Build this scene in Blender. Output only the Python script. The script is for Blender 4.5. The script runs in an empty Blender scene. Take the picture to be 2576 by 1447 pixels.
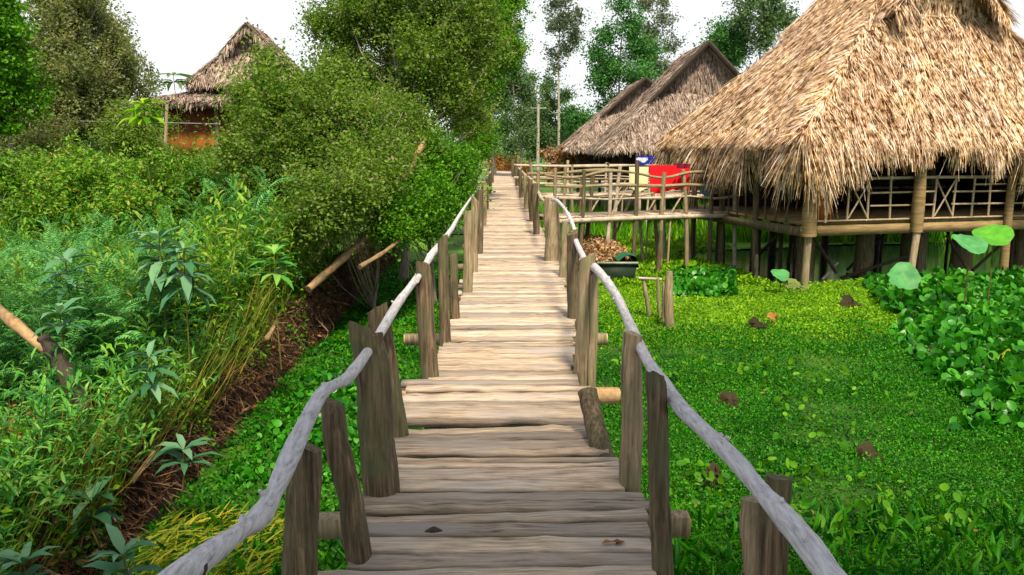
import bpy, math
import numpy as np
from mathutils import Vector
R = math.radians
rng = np.random.default_rng(7)
S = bpy.context.scene
COL = S.collection

# ------------------------------------------------------------------ camera, sky, sun, exposure
CAMZ, FPX, PITCH, YAW = 1.65, 2075.0, R(9.67), R(0.63)
cam = bpy.data.cameras.new("camera"); cam.sensor_width = 36; cam.lens = 36*FPX/2576
cam.clip_start = 0.05; cam.clip_end = 2000
camo = bpy.data.objects.new("camera", cam); COL.objects.link(camo)
camo.location = (0, 0, CAMZ); camo.rotation_euler = (R(90)-PITCH, 0, -YAW)
S.camera = camo
SUN = Vector((0.13, -0.52, 0.83)).normalized()
w = bpy.data.worlds.new("World"); S.world = w; w.use_nodes = True
nt = w.node_tree; bg = nt.nodes["Background"]
sky = nt.nodes.new("ShaderNodeTexSky"); sky.sky_type = 'NISHITA'; sky.sun_disc = False
sky.sun_elevation = math.asin(SUN.z); sky.sun_rotation = math.atan2(SUN.x, SUN.y)
sky.air_density = 1.0; sky.dust_density = 2.0; sky.ozone_density = 1.0
nt.links.new(sky.outputs[0], bg.inputs[0]); bg.inputs[1].default_value = 0.1
# thin bright cloud over nearly the whole sky
cb = nt.nodes.new("ShaderNodeBackground"); cb.inputs[0].default_value = (.95, .98, 1, 1); cb.inputs[1].default_value = 0.74
tc = nt.nodes.new("ShaderNodeTexCoord"); cn_ = nt.nodes.new("ShaderNodeTexNoise"); cn_.inputs['Scale'].default_value = 2.2; cn_.inputs['Detail'].default_value = 5
cr = nt.nodes.new("ShaderNodeMapRange"); cr.inputs[1].default_value = .3; cr.inputs[2].default_value = .6; cr.inputs[3].default_value = -.12; cr.inputs[4].default_value = .12
mx = nt.nodes.new("ShaderNodeMixShader")
nt.links.new(tc.outputs['Generated'], cn_.inputs['Vector']); nt.links.new(cn_.outputs[0], cr.inputs[0]); sx = nt.nodes.new("ShaderNodeSeparateXYZ"); nt.links.new(tc.outputs['Generated'], sx.inputs[0])
ze = nt.nodes.new("ShaderNodeMapRange"); ze.inputs[1].default_value = .22; ze.inputs[2].default_value = .8; ze.inputs[3].default_value = 1.05; ze.inputs[4].default_value = .38
ad = nt.nodes.new("ShaderNodeMath"); ad.operation = 'ADD'; ad.use_clamp = True
nt.links.new(sx.outputs[2], ze.inputs[0]); nt.links.new(ze.outputs[0], ad.inputs[0]); nt.links.new(cr.outputs[0], ad.inputs[1]); nt.links.new(ad.outputs[0], mx.inputs[0])
nt.links.new(bg.outputs[0], mx.inputs[1]); nt.links.new(cb.outputs[0], mx.inputs[2]); nt.links.new(mx.outputs[0], nt.nodes["World Output"].inputs[0])
sl = bpy.data.lights.new("sun", 'SUN'); sl.energy = 5.0; sl.angle = R(9); sl.color = (1, .87, .66)
so = bpy.data.objects.new("sun", sl); COL.objects.link(so); so.rotation_euler = SUN.to_track_quat('Z', 'Y').to_euler()
S.view_settings.view_transform = 'Standard'; S.view_settings.look = 'None'
S.view_settings.exposure = 0.6; S.view_settings.gamma = 1
S.cycles.max_bounces = 8; S.cycles.transparent_max_bounces = 8; S.cycles.use_denoising = True

# pixel of the 2576 px wide photograph -> ray, and where that ray meets a level or an upright plane
def ray(x, y):
    du, dv = x-1288.0, y-723.5
    cp, sp = math.cos(PITCH), math.sin(PITCH)
    f, z = FPX*cp - dv*sp, -FPX*sp - dv*cp
    cy, sy = math.cos(YAW), math.sin(YAW)
    return np.array([du*cy + f*sy, -du*sy + f*cy, z])
C0 = np.array([0, 0, CAMZ])
def onZ(x, y, Z): d = ray(x, y); return C0 + d*((Z-CAMZ)/d[2])
def onX(x, y, X): d = ray(x, y); return C0 + d*(X/d[0])
def onY(x, y, Y): d = ray(x, y); return C0 + d*(Y/d[1])

# ------------------------------------------------------------------ materials
def nd(nt, t, **k):
    n = nt.nodes.new(t)
    for a, b in k.items(): setattr(n, a, b)
    return n
def ramp(nt, fac, stops):
    n = nd(nt, "ShaderNodeValToRGB"); e = n.color_ramp.elements
    while len(e) > 1: e.remove(e[-1])
    for i, (p, c) in enumerate(stops):
        q = e[0] if i == 0 else e.new(p)
        q.position = p; q.color = (*c, 1)
    if fac is not None: nt.links.new(fac, n.inputs[0])
    return n.outputs[0]
def noise(nt, scale, vec=None, detail=4, rough=.6, mapscale=None):
    n = nd(nt, "ShaderNodeTexNoise"); n.inputs['Scale'].default_value = scale
    n.inputs['Detail'].default_value = detail; n.inputs['Roughness'].default_value = rough
    if vec is not None:
        if mapscale:
            m = nd(nt, "ShaderNodeMapping"); m.inputs['Scale'].default_value = mapscale
            nt.links.new(vec, m.inputs[0]); vec = m.outputs[0]
        nt.links.new(vec, n.inputs['Vector'])
    return n.outputs[0]
def mix(nt, a, b, fac, mode='MIX'):
    n = nd(nt, "ShaderNodeMix", data_type='RGBA', blend_type=mode)
    for s, v in ((n.inputs[0], fac), (n.inputs[6], a), (n.inputs[7], b)):
        if isinstance(v, (int, float)): s.default_value = v
        elif isinstance(v, tuple): s.default_value = (*v, 1)
        else: nt.links.new(v, s)
    return n.outputs[2]
def newmat(name):
    m = bpy.data.materials.new(name); m.use_nodes = True
    nt = m.node_tree; return m, nt, nt.nodes["Principled BSDF"], nt.nodes["Material Output"]
def pos(nt): return nd(nt, "ShaderNodeNewGeometry").outputs['Position']
def island(nt): return nd(nt, "ShaderNodeNewGeometry").outputs['Random Per Island']
def bump(nt, p, h, strength=.4, dist=.01):
    b = nd(nt, "ShaderNodeBump"); b.inputs['Strength'].default_value = strength; b.inputs['Distance'].default_value = dist
    nt.links.new(h, b.inputs['Height']); nt.links.new(b.outputs[0], p.inputs['Normal'])

def leafmat(name, stops, trans=.42, rough=.5, patch=((.72, .78, .7), (1.2, 1.12, 1.0)), pscale=1.2, spec=.18):
    m, nt, p, out = newmat(name)
    c = ramp(nt, island(nt), stops)
    pc = ramp(nt, noise(nt, pscale, pos(nt), 2), [(.35, patch[0]), (.65, patch[1])])
    c = mix(nt, c, pc, 1.0, 'MULTIPLY')
    nt.links.new(c, p.inputs['Base Color']); p.inputs['Roughness'].default_value = rough
    p.inputs['Specular IOR Level'].default_value = spec
    t = nd(nt, "ShaderNodeBsdfTranslucent"); nt.links.new(mix(nt, c, (1.0, 1.0, .35), .8, 'MULTIPLY'), t.inputs[0])
    s = nd(nt, "ShaderNodeMixShader"); s.inputs[0].default_value = trans
    nt.links.new(p.outputs[0], s.inputs[1]); nt.links.new(t.outputs[0], s.inputs[2]); nt.links.new(s.outputs[0], out.inputs[0])
    return m
def woodmat(name, stops, streak=(1, 1, .08), scale=40, rough=.8, tint=None, tscale=3, bstr=.5, bd=.008, isl=0.0):
    m, nt, p, out = newmat(name)
    g = pos(nt)
    if isl:
        a = nd(nt, "ShaderNodeVectorMath", operation='MULTIPLY_ADD')
        nt.links.new(island(nt), a.inputs[0]); a.inputs[1].default_value = (37, 53, 71); nt.links.new(g, a.inputs[2]); g = a.outputs[0]
    n = noise(nt, scale, g, 6, .65, streak)
    c = ramp(nt, n, stops)
    if tint: c = mix(nt, c, tint, ramp(nt, noise(nt, tscale, g, 3), [(.42, (0, 0, 0)), (.68, (.8, .8, .8))]))
    if isl: c = mix(nt, c, ramp(nt, island(nt), [(0, (1-isl,)*3), (.5, (1, .97, .93)), (1, (1+isl, 1+isl*.9, 1+isl*.75))]), 1.0, 'MULTIPLY')
    nt.links.new(c, p.inputs['Base Color']); p.inputs['Roughness'].default_value = rough
    p.inputs['Specular IOR Level'].default_value = .25
    bump(nt, p, n, bstr, bd)
    return m
def strawmat(name, stops, patch):
    m, nt, p, out = newmat(name)
    a = nd(nt, "ShaderNodeMath", operation='MULTIPLY_ADD'); nt.links.new(noise(nt, 7, pos(nt), 2), a.inputs[0]); a.inputs[1].default_value = 2.0; a.inputs[2].default_value = -.95
    b = nd(nt, "ShaderNodeMath", operation='MULTIPLY_ADD', use_clamp=True); nt.links.new(island(nt), b.inputs[0]); b.inputs[1].default_value = .9; nt.links.new(a.outputs[0], b.inputs[2])
    c = ramp(nt, b.outputs[0], stops)
    c = mix(nt, c, ramp(nt, noise(nt, .9, pos(nt), 3), patch), 1.0, 'MULTIPLY')
    nt.links.new(c, p.inputs['Base Color']); p.inputs['Roughness'].default_value = .9
    p.inputs['Specular IOR Level'].default_value = .08
    t = nd(nt, "ShaderNodeBsdfTranslucent"); nt.links.new(c, t.inputs[0])
    s = nd(nt, "ShaderNodeMixShader"); s.inputs[0].default_value = .15
    nt.links.new(p.outputs[0], s.inputs[1]); nt.links.new(t.outputs[0], s.inputs[2]); nt.links.new(s.outputs[0], out.inputs[0])
    return m
def clothmat(name, col):
    m, nt, p, out = newmat(name)
    n = noise(nt, 9, pos(nt), 3)
    nt.links.new(mix(nt, tuple(v*.8 for v in col), col, n), p.inputs['Base Color']); p.inputs['Roughness'].default_value = .85
    p.inputs['Specular IOR Level'].default_value = .1
    bump(nt, p, n, .4, .02)
    return m
def groundmat(name, a, b, c, scale=2.0, bs=.8):
    m, nt, p, out = newmat(name)
    g = pos(nt)
    col = ramp(nt, noise(nt, scale, g, 8, .7), [(.32, a), (.5, b), (.7, c)])
    col = mix(nt, col, ramp(nt, noise(nt, 45, g, 4, .7), [(.3, (.55, .55, .5)), (.7, (1.3, 1.25, 1.1))]), 1.0, 'MULTIPLY')
    nt.links.new(col, p.inputs['Base Color']); p.inputs['Roughness'].default_value = .75
    p.inputs['Specular IOR Level'].default_value = .2
    bump(nt, p, noise(nt, 30, g, 6, .7), bs, .03)
    return m
def watermat():
    m, nt, p, out = newmat("dark_water")
    p.inputs['Base Color'].default_value = (.012, .018, .016, 1); p.inputs['Roughness'].default_value = .12
    bump(nt, p, noise(nt, 3, pos(nt), 2), .08, .02)
    return m

M = {}
M['deck'] = woodmat("deck_boards", [(.30, (.06, .045, .033)), (.42, (.27, .21, .155)), (.55, (.42, .33, .245)), (.72, (.62, .50, .375))], (.07, 1, 1), 60, tint=(.34, .31, .29), tscale=1.3, isl=.42, bstr=.8)
M['rail'] = woodmat("bleached_rail", [(.27, (.12, .115, .12)), (.38, (.32, .305, .315)), (.54, (.47, .45, .47)), (.75, (.62, .60, .62))], (1, .12, 1), 90, .75, bstr=.5)
M['post'] = woodmat("post_wood", [(.30, (.016, .011, .008)), (.45, (.075, .05, .03)), (.58, (.16, .11, .065)), (.74, (.29, .22, .14))], (1, 1, .05), 55, tint=(.085, .095, .045), tscale=4, bstr=.8)
M['postpale'] = woodmat("pale_post_wood", [(.30, (.05, .035, .02)), (.46, (.22, .16, .095)), (.72, (.42, .33, .21))], (1, 1, .05), 55, tint=(.16, .16, .08), tscale=4)
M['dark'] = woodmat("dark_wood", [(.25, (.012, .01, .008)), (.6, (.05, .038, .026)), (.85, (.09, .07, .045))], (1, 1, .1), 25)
M['beam'] = woodmat("hut_beam", [(.25, (.09, .06, .025)), (.55, (.24, .165, .075)), (.85, (.36, .26, .13))], (.12, .12, 1), 22)
M['bamboo'] = woodmat("bamboo", [(.25, (.16, .12, .07)), (.55, (.36, .28, .18)), (.85, (.52, .43, .31))], (1, 1, .3), 18)
M['palewood'] = woodmat("pale_poles", [(.25, (.18, .14, .1)), (.55, (.42, .35, .27)), (.85, (.6, .53, .44))], (.3, .3, .3), 18)
M['cut'] = woodmat("cut_timber", [(.3, (.36, .22, .1)), (.7, (.6, .4, .2))], (1, .2, 1), 30)
M['bark'] = woodmat("bark", [(.3, (.10, .08, .065)), (.5, (.25, .205, .17)), (.75, (.40, .35, .31))], (1, 1, .2), 20)
M['palebark'] = woodmat("pale_bark", [(.25, (.2, .17, .13)), (.55, (.42, .37, .3)), (.85, (.58, .53, .46))], (1, 1, .25), 14)
M['logwood'] = woodmat("log_wood", [(.25, (.09, .055, .025)), (.55, (.32, .2, .1)), (.85, (.5, .36, .2))], (.6, .2, .6), 20, tint=(.1, .08, .05))
M['redwall'] = woodmat("red_wall_boards", [(.3, (.12, .03, .02)), (.55, (.27, .075, .04)), (.8, (.38, .12, .06))], (1, 1, .1), 22)
M['orange_sunlit'] = woodmat("orange_and_sunlit_boards", [(.3, (.22, .07, .015)), (.6, (.42, .15, .03)), (.85, (.5, .2, .05))], (1, 1, .1), 22)  # orange panel colour, also painted on the left hut's sunlit lower wall
M['straw'] = strawmat("golden_straw", [(0, (.02, .01, .005)), (.17, (.10, .05, .022)), (.30, (.38, .22, .09)), (.44, (.62, .43, .22)), (.56, (.55, .39, .31)), (.70, (.80, .62, .37)), (.82, (.77, .65, .55)), (1, (.97, .90, .76))],
                      [(.32, (.78, .68, .62)), (.5, (1, .95, .93)), (.7, (1.12, 1.05, .88))])
M['strawgrey'] = strawmat("grey_straw", [(0, (.1, .075, .06)), (.25, (.22, .175, .14)), (.55, (.36, .29, .245)), (.8, (.43, .36, .3)), (1, (.55, .48, .42))],
                      [(.3, (.8, .75, .72)), (.7, (1.05, 1, .97))])
M['strawbase'] = groundmat("thatch_bed", (.05, .03, .015), (.14, .085, .045), (.25, .17, .09), 6)
M['strawbasegrey'] = groundmat("grey_thatch_bed", (.08, .06, .045), (.17, .135, .11), (.26, .21, .17), 6)
M['soil'] = groundmat("bank_soil", (.008, .005, .003), (.026, .014, .009), (.06, .028, .015), 3)
M['marsh'] = groundmat("marsh_floor", (.012, .04, .004), (.03, .10, .006), (.075, .17, .008), 1.6)
M['lime'] = groundmat("duckweed_sheet", (.03, .11, .004), (.09, .24, .006), (.17, .33, .012), 1.1)
M['grassland'] = groundmat("far_grass", (.03, .09, .01), (.06, .16, .012), (.12, .22, .03), .35)
M['water'] = watermat()
G = lambda *c: [(i/(len(c)-1), v) for i, v in enumerate(c)]
M['lf_olive'] = leafmat("olive_leaves", G((.055, .125, .016), (.10, .215, .02), (.15, .295, .028), (.20, .34, .045), (.28, .29, .16)), .52, patch=((.78, .82, .8), (1.25, 1.15, 1.02)), pscale=2.2)
M['lf_bright'] = leafmat("bright_leaves", G((.035, .14, .005), (.055, .21, .006), (.09, .28, .008), (.15, .36, .014)), .35, patch=((.78, .82, .8), (1.25, 1.15, 1.02)), pscale=2.2)
M['lf_dull'] = leafmat("dull_leaves", G((.13, .16, .08), (.19, .23, .11), (.21, .28, .09), (.26, .33, .11), (.37, .35, .27)), .52, patch=((.78, .82, .8), (1.25, 1.15, 1.02)), pscale=2.2)
M['lf_far'] = leafmat("far_leaves", G((.07, .14, .065), (.09, .18, .07), (.115, .22, .08), (.15, .24, .11)), .35)  # far leaf greens made paler to stand in for haze
M['lf_fargreen'] = leafmat("far_green_leaves", G((.04, .15, .04), (.055, .2, .05), (.08, .25, .055), (.11, .29, .07)), .35)
M['lf_fargrey'] = leafmat("far_grey_leaves", G((.11, .16, .12), (.15, .2, .15), (.18, .23, .17), (.22, .25, .2)), .35)
M['lf_weed'] = leafmat("weed_leaves", G((.025, .13, .028), (.045, .22, .042), (.085, .33, .045), (.15, .42, .05), (.29, .48, .13)), .35, .4)
M['lf_weedfar'] = leafmat("far_weed_leaves", G((.04, .16, .012), (.075, .24, .015), (.13, .32, .02), (.21, .40, .035), (.34, .36, .07)), .35, .45)
M['lf_under'] = leafmat("undergrowth_leaves", G((.016, .11, .003), (.04, .22, .004), (.085, .32, .006), (.17, .42, .01), (.28, .46, .03)), .4, .45, pscale=.9, patch=((.7, .8, .6), (1.25, 1.1, 1)))
M['lf_blue'] = leafmat("bluegreen_leaves", G((.03, .105, .055), (.05, .17, .085), (.085, .23, .12), (.16, .32, .19)), .25, .4)
M['lf_carpet'] = leafmat("carpet_leaves", G((.004, .06, .002), (.010, .12, .002), (.022, .195, .003), (.045, .27, .005), (.095, .33, .012)), .35, .45, pscale=.9, patch=((.6, .75, .6), (1.25, 1.1, 1)))
M['lf_lime'] = leafmat("lime_leaves", G((.04, .15, .002), (.11, .29, .003), (.19, .40, .005), (.30, .48, .012)), .35, .5)
M['lf_yellow'] = leafmat("yellow_grass", G((.10, .2, .01), (.25, .33, .02), (.42, .44, .03), (.5, .48, .06)), .35, .5)
M['lf_hya'] = leafmat("hyacinth_leaves", G((.008, .09, .004), (.018, .17, .006), (.04, .26, .01), (.10, .37, .03)), .3, .38, spec=.3)
M['lf_fern'] = leafmat("fern_leaves", G((.045, .18, .055), (.065, .26, .075), (.11, .34, .085), (.19, .43, .13)), .35, .45)
M['lf_rot'] = leafmat("rotting_leaves", G((.05, .04, .012), (.12, .09, .025), (.2, .17, .04), (.16, .22, .03)), .2, .7)
M['lf_lotus'] = leafmat("lotus_green", G((.06, .26, .08), (.09, .32, .11)), .25, .5, pscale=6)
M['lf_lotuslime'] = leafmat("lotus_lime", G((.10, .38, .03), (.12, .42, .04)), .35, .5, pscale=6)
M['lf_dead'] = leafmat("dead_leaves", G((.012, .012, .005), (.03, .024, .01), (.06, .042, .018)), .15, .7)
M['lf_dry'] = leafmat("dry_leaves", G((.16, .075, .04), (.33, .17, .085), (.45, .28, .16), (.55, .40, .26)), .2, .7)
M['lf_rust'] = leafmat("rusty_leaves", G((.12, .04, .015), (.26, .10, .03), (.36, .17, .05), (.2, .16, .04)), .2, .6)
M['root'] = strawmat("root_fibre", [(0, (.018, .011, .007)), (.45, (.07, .04, .024)), (.75, (.16, .085, .05)), (1, (.30, .2, .12))], [(.3, (.7, .7, .7)), (.7, (1.1, 1, 1))])
M['stem'] = strawmat("weed_stem", [(0, (.03, .05, .012)), (.5, (.09, .10, .02)), (1, (.2, .2, .05))], [(.3, (.8, .8, .8)), (.7, (1.1, 1.1, 1))])
M['reed'] = strawmat("reed_stem", [(0, (.05, .09, .01)), (.4, (.12, .19, .02)), (.75, (.24, .25, .04)), (1, (.36, .24, .07))], [(.3, (.8, .8, .8)), (.7, (1.1, 1.1, 1))])
M['red'] = clothmat("red_cloth", (.75, .012, .02)); M['cream'] = clothmat("cream_cloth", (.8, .72, .42))
M['blue'] = clothmat("blue_cloth", (.02, .035, .28)); M['teal'] = clothmat("teal_cloth", (.12, .3, .33))
M['maroon'] = clothmat("maroon_cloth", (.17, .01, .03)); M['white'] = clothmat("white_cloth", (.75, .76, .8))
M['boat'] = woodmat("boat_paint", [(.3, (.008, .018, .01)), (.7, (.022, .04, .024))], (.3, .3, 1), 12, .6)
M['tarp'] = clothmat("green_tarp", (.02, .12, .055)); M['gunwale'] = woodmat("gunwale", [(.3, (.14, .17, .12)), (.7, (.3, .33, .26))], (.3, .3, 1), 12)
M['concrete'] = groundmat("pole_concrete", (.3, .3, .27), (.4, .4, .36), (.5, .5, .45), 5)
M['wire'] = clothmat("wire", (.25, .27, .27))

# ------------------------------------------------------------------ mesh helpers
class MB:
    def __init__(s): s.V = []; s.F = []; s.n = 0
    def add(s, V, F):
        s.V.append(np.asarray(V, float)); s.F.append(np.asarray(F, int)+s.n); s.n += len(V); return s
    def box(s, c, size, u=(1, 0, 0), v=(0, 1, 0)):
        u = np.array(u, float); v = np.array(v, float); k = np.cross(u, v); c = np.array(c, float); a, b, d = np.array(size)/2
        V = [c + i*a*u + j*b*v + q*d*k for q in (-1, 1) for j in (-1, 1) for i in (-1, 1)]
        return s.add(V, [(0, 2, 3), (0, 3, 1), (4, 5, 7), (4, 7, 6), (0, 1, 5), (0, 5, 4), (2, 6, 7), (2, 7, 3), (0, 4, 6), (0, 6, 2), (1, 3, 7), (1, 7, 5)])
    def tube(s, P, r, n=8, jit=0.0, sub=1, cap=True):
        P = np.array(P, float); r = np.broadcast_to(np.array(r, float), (len(P),)).copy()
        if sub > 1:
            t = np.linspace(0, len(P)-1, (len(P)-1)*sub+1); x = np.arange(len(P))
            i = np.clip(t.astype(int), 0, len(P)-2); f = (t-i)[:, None]
            p0 = P[np.clip(i-1, 0, None)]; p1 = P[i]; p2 = P[i+1]; p3 = P[np.clip(i+2, None, len(P)-1)]
            Q = .5*(2*p1 + (p2-p0)*f + (2*p0-5*p1+4*p2-p3)*f**2 + (3*p1-p0-3*p2+p3)*f**3)
            r = np.interp(t, x, r); P = Q
        m = len(P); T = np.gradient(P, axis=0); T /= np.linalg.norm(T, axis=1)[:, None]+1e-9
        ref = np.array([1., 0, 0]) if abs(T[0][0]) < .8 else np.array([0, 0, 1.])
        A = np.cross(T, ref); A /= np.linalg.norm(A, axis=1)[:, None]+1e-9; B = np.cross(T, A)
        a = np.linspace(0, 2*np.pi, n, endpoint=False)
        rr = r[:, None]*(1 + jit*rng.normal(size=(m, 1)) + jit*.7*rng.normal(size=(m, n)))
        V = P[:, None] + rr[..., None]*(np.cos(a)[None, :, None]*A[:, None] + np.sin(a)[None, :, None]*B[:, None])
        F = []
        for i in range(m-1):
            for j in range(n):
                p, q = i*n+j, i*n+(j+1) % n
                F += [(p, q, q+n), (p, q+n, p+n)]
        V = V.reshape(-1, 3)
        if cap:
            V = np.vstack([V, P[0], P[-1]])
            for j in range(n):
                F += [(m*n, (j+1) % n, j), (m*n+1, (m-1)*n+j, (m-1)*n+(j+1) % n)]
        return s.add(V, F)
    def build(s, name, mat, parent=None, smooth=False, label=None):
        V = np.vstack(s.V); F = np.vstack(s.F)
        b = base_of(parent) if parent else np.zeros(3)
        me = bpy.data.meshes.new(name); me.vertices.add(len(V)); me.vertices.foreach_set("co", (V-b).astype(np.float32).ravel())
        me.loops.add(len(F)*3); me.loops.foreach_set("vertex_index", F.astype(np.int32).ravel())
        me.polygons.add(len(F)); me.polygons.foreach_set("loop_start", np.arange(0, len(F)*3, 3, dtype=np.int32))
        if smooth: me.polygons.foreach_set("use_smooth", np.ones(len(F), bool))
        me.update(calc_edges=True); me.validate()
        if smooth and smooth != 'all': me.set_sharp_from_angle(angle=R(50))
        me.materials.append(M[mat])
        o = bpy.data.objects.new(name, me); COL.objects.link(o)
        if parent: o.parent = parent
        BASE[o.name] = b
        if label: o['label'] = label
        return o
BASE = {}
def base_of(o): return BASE[o.name]
def thing(name, label, cat, loc, group=None):
    o = bpy.data.objects.new(name, None); COL.objects.link(o); o.location = tuple(loc); o.empty_display_size = .2
    BASE[o.name] = np.array(loc, float); o['label'] = label; o['category'] = cat
    if group: o['group'] = group
    return o
def tag(o, label=None, cat=None, group=None, kind=None):
    for k, v in (('label', label), ('category', cat), ('group', group), ('kind', kind)):
        if v: o[k] = v
    return o
def nrm(a): return a/(np.linalg.norm(a, axis=-1, keepdims=True)+1e-9)

# leaf and strand templates: (along, across, up) and triangles
DIA = (np.array([(0, 0, 0), (.45, .5, .12), (1, 0, -.04), (.45, -.5, .12)]), [(0, 2, 1), (0, 3, 2)])
LONG = (np.array([(0, 0, 0), (.3, .5, .10), (.3, 0, .05), (.3, -.5, .10), (.68, .42, .07), (.68, 0, .02), (.68, -.42, .07), (1, 0, -.14)]),
        [(0, 2, 1), (0, 3, 2), (1, 2, 5), (1, 5, 4), (2, 3, 6), (2, 6, 5), (4, 5, 7), (5, 6, 7)])
_a = np.linspace(0, 2*np.pi, 8, endpoint=False)
ROUND = (np.vstack([[(.5, 0, -.06)], np.c_[.5-.5*np.cos(_a), .5*np.sin(_a), np.where(np.abs(_a) < .1, 0, .05)]]), [(0, 1+i, 1+(i+1) % 8) for i in range(8)])
STRAW = (np.array([(0, .5, 0), (0, -.5, 0), (.5, .5, .03), (.5, -.5, .03), (1, .12, 0), (1, -.12, 0)]), [(0, 1, 3), (0, 3, 2), (2, 3, 5), (2, 5, 4)])
BLADE = (np.array([(0, .5, 0), (0, -.5, 0), (.55, .4, .04), (.55, -.4, .04), (1, 0, -.1)]), [(0, 1, 3), (0, 3, 2), (2, 3, 4)])
def scatter(mb, T, P, D, N, L, W):
    P = np.asarray(P, float); n = len(P)
    if n == 0: return mb
    D = nrm(np.asarray(D, float)); S_ = nrm(np.cross(N, D)); U = np.cross(D, S_)
    L = np.broadcast_to(L, (n,)); W = np.broadcast_to(W, (n,))
    t, f = T; f = np.array(f)
    V = P[:, None] + (t[None, :, 0:1]*L[:, None, None])*D[:, None] + (t[None, :, 1:2]*W[:, None, None])*S_[:, None] + (t[None, :, 2:3]*L[:, None, None])*U[:, None]
    F = (f[None] + (np.arange(n)*len(t))[:, None, None]).reshape(-1, 3)
    return mb.add(V.reshape(-1, 3), F)
def rdir(n, zb=0.0, zs=1.0):
    d = rng.normal(size=(n, 3)); d[:, 2] = d[:, 2]*zs + zb; return nrm(d)
def uni(a, b, n): return rng.uniform(a, b, n)
def fbm(x, y, s=1.0, seed=0):
    r = 0
    for k in range(5):
        a = 1.7*k+seed; f = s*1.9**k
        r = r + (np.sin(x*f*1.1+y*f*.7+a*3.1)*np.cos(y*f*1.3-x*f*.5+a*1.7))/1.8**k
    return r*.6
def grid(mb, xs, ys, zf, keep=None):
    X, Y = np.meshgrid(xs, ys); Z = zf(X, Y); nx = len(xs)
    V = np.c_[X.ravel(), Y.ravel(), Z.ravel()]
    i, j = np.meshgrid(np.arange(len(xs)-1), np.arange(len(ys)-1)); p = (j*nx+i).ravel()
    if keep is not None:
        cx = (X[:-1, :-1]+X[1:, 1:]).ravel()/2; cy = (Y[:-1, :-1]+Y[1:, 1:]).ravel()/2
        p = p[keep(cx, cy)]
    F = np.vstack([np.c_[p, p+1, p+nx+1], np.c_[p, p+nx+1, p+nx]])
    return mb.add(V, F)

WZ = -1.45                                   # water level; the deck is at zero
# hut frames: corner, along the front, along the side
class Frame:
    def __init__(s, c, ang):
        s.c = np.array([*c, 0.0]); a = R(ang); s.u = np.array([math.cos(a), math.sin(a), 0]); s.v = np.array([-math.sin(a), math.cos(a), 0])
    def __call__(s, u, v, z): return s.c + np.multiply.outer(np.asarray(u, float), s.u) + np.multiply.outer(np.asarray(v, float), s.v) + np.multiply.outer(np.asarray(z, float), (0, 0, 1.))
    def inv(s, X, Y): return (X-s.c[0])*s.u[0]+(Y-s.c[1])*s.u[1], (X-s.c[0])*s.v[0]+(Y-s.c[1])*s.v[1]
H1 = Frame((6.8, 18.5), 15)

# ------------------------------------------------------------------ water and ground
mb = MB(); mb.add([(-500, -40, WZ), (500, -40, WZ), (500, 700, WZ), (-500, 700, WZ)], [(0, 1, 2), (0, 2, 3)])
tag(mb.build("water", 'water'), kind='structure')
mb = MB()
def farz(X, Y): return -1.38 + .05*fbm(X, Y, .15)
grid(mb, np.linspace(-300, 300, 61), np.linspace(29, 629, 61), farz)
tag(mb.build("ground", 'grassland'), kind='structure')
def bankz(X, Y):
    d = -X - 2.93 + .09*fbm(Y, X*0+1, 1.3)          # distance left of the foot
    h = .36 + .5*np.clip((Y-5)/9, 0, 1)
    prof = np.clip(d/.2, 0, 1)**.8*np.clip(1-(d-.4)/1.0, 0, 1)
    return -1.5 + .1*np.clip(d*3, 0, 1) + prof*h*(1+.25*fbm(X, Y, 2.1)) + .05*fbm(X, Y, 3.0, 2)*(d > 0)
mb = MB()
grid(mb, np.arange(-4.9, -2.35, .07), np.arange(1.2, 30, .09), bankz)
tag(mb.build("bank", 'soil', smooth='all'), kind='structure')
mb = MB(); grid(mb, np.arange(-26, -4.6, .3), np.arange(.5, 30.1, .3), lambda X, Y: -1.41+.06*fbm(X, Y, .8))
tag(mb.build("marsh_floor", 'marsh', smooth='all'), kind='structure')
def not_under_hut(X, Y):
    u, v = H1.inv(X, Y); e = .35*fbm(X, Y, .9)
    return ~((u > -.5+e) & (u < 14) & (v > -.05+e*1.3) & (v < 6.2+e))
near_pond = lambda X, Y: Y+1.2*fbm(X, Y, .6) < 13.0
dz = lambda X, Y: WZ+.012+.018*(1+fbm(X, Y, 1.5))
mb = MB(); grid(mb, np.arange(-3.1, 16, .15), np.arange(1, 16, .15), dz, near_pond)
tag(mb.build("pond_scum", 'marsh', smooth='all'), 'dark green scum on the water near the boardwalk', 'pond scum', kind='stuff')
mb = MB(); grid(mb, np.arange(-3.1, 22, .15), np.arange(1, 30.1, .15), dz, lambda X, Y: not_under_hut(X, Y) & ~near_pond(X, Y))
tag(mb.build("duckweed", 'lime', smooth='all'), 'bright yellow-green sheet of duckweed covering the still water', 'duckweed', kind='stuff')

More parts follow.
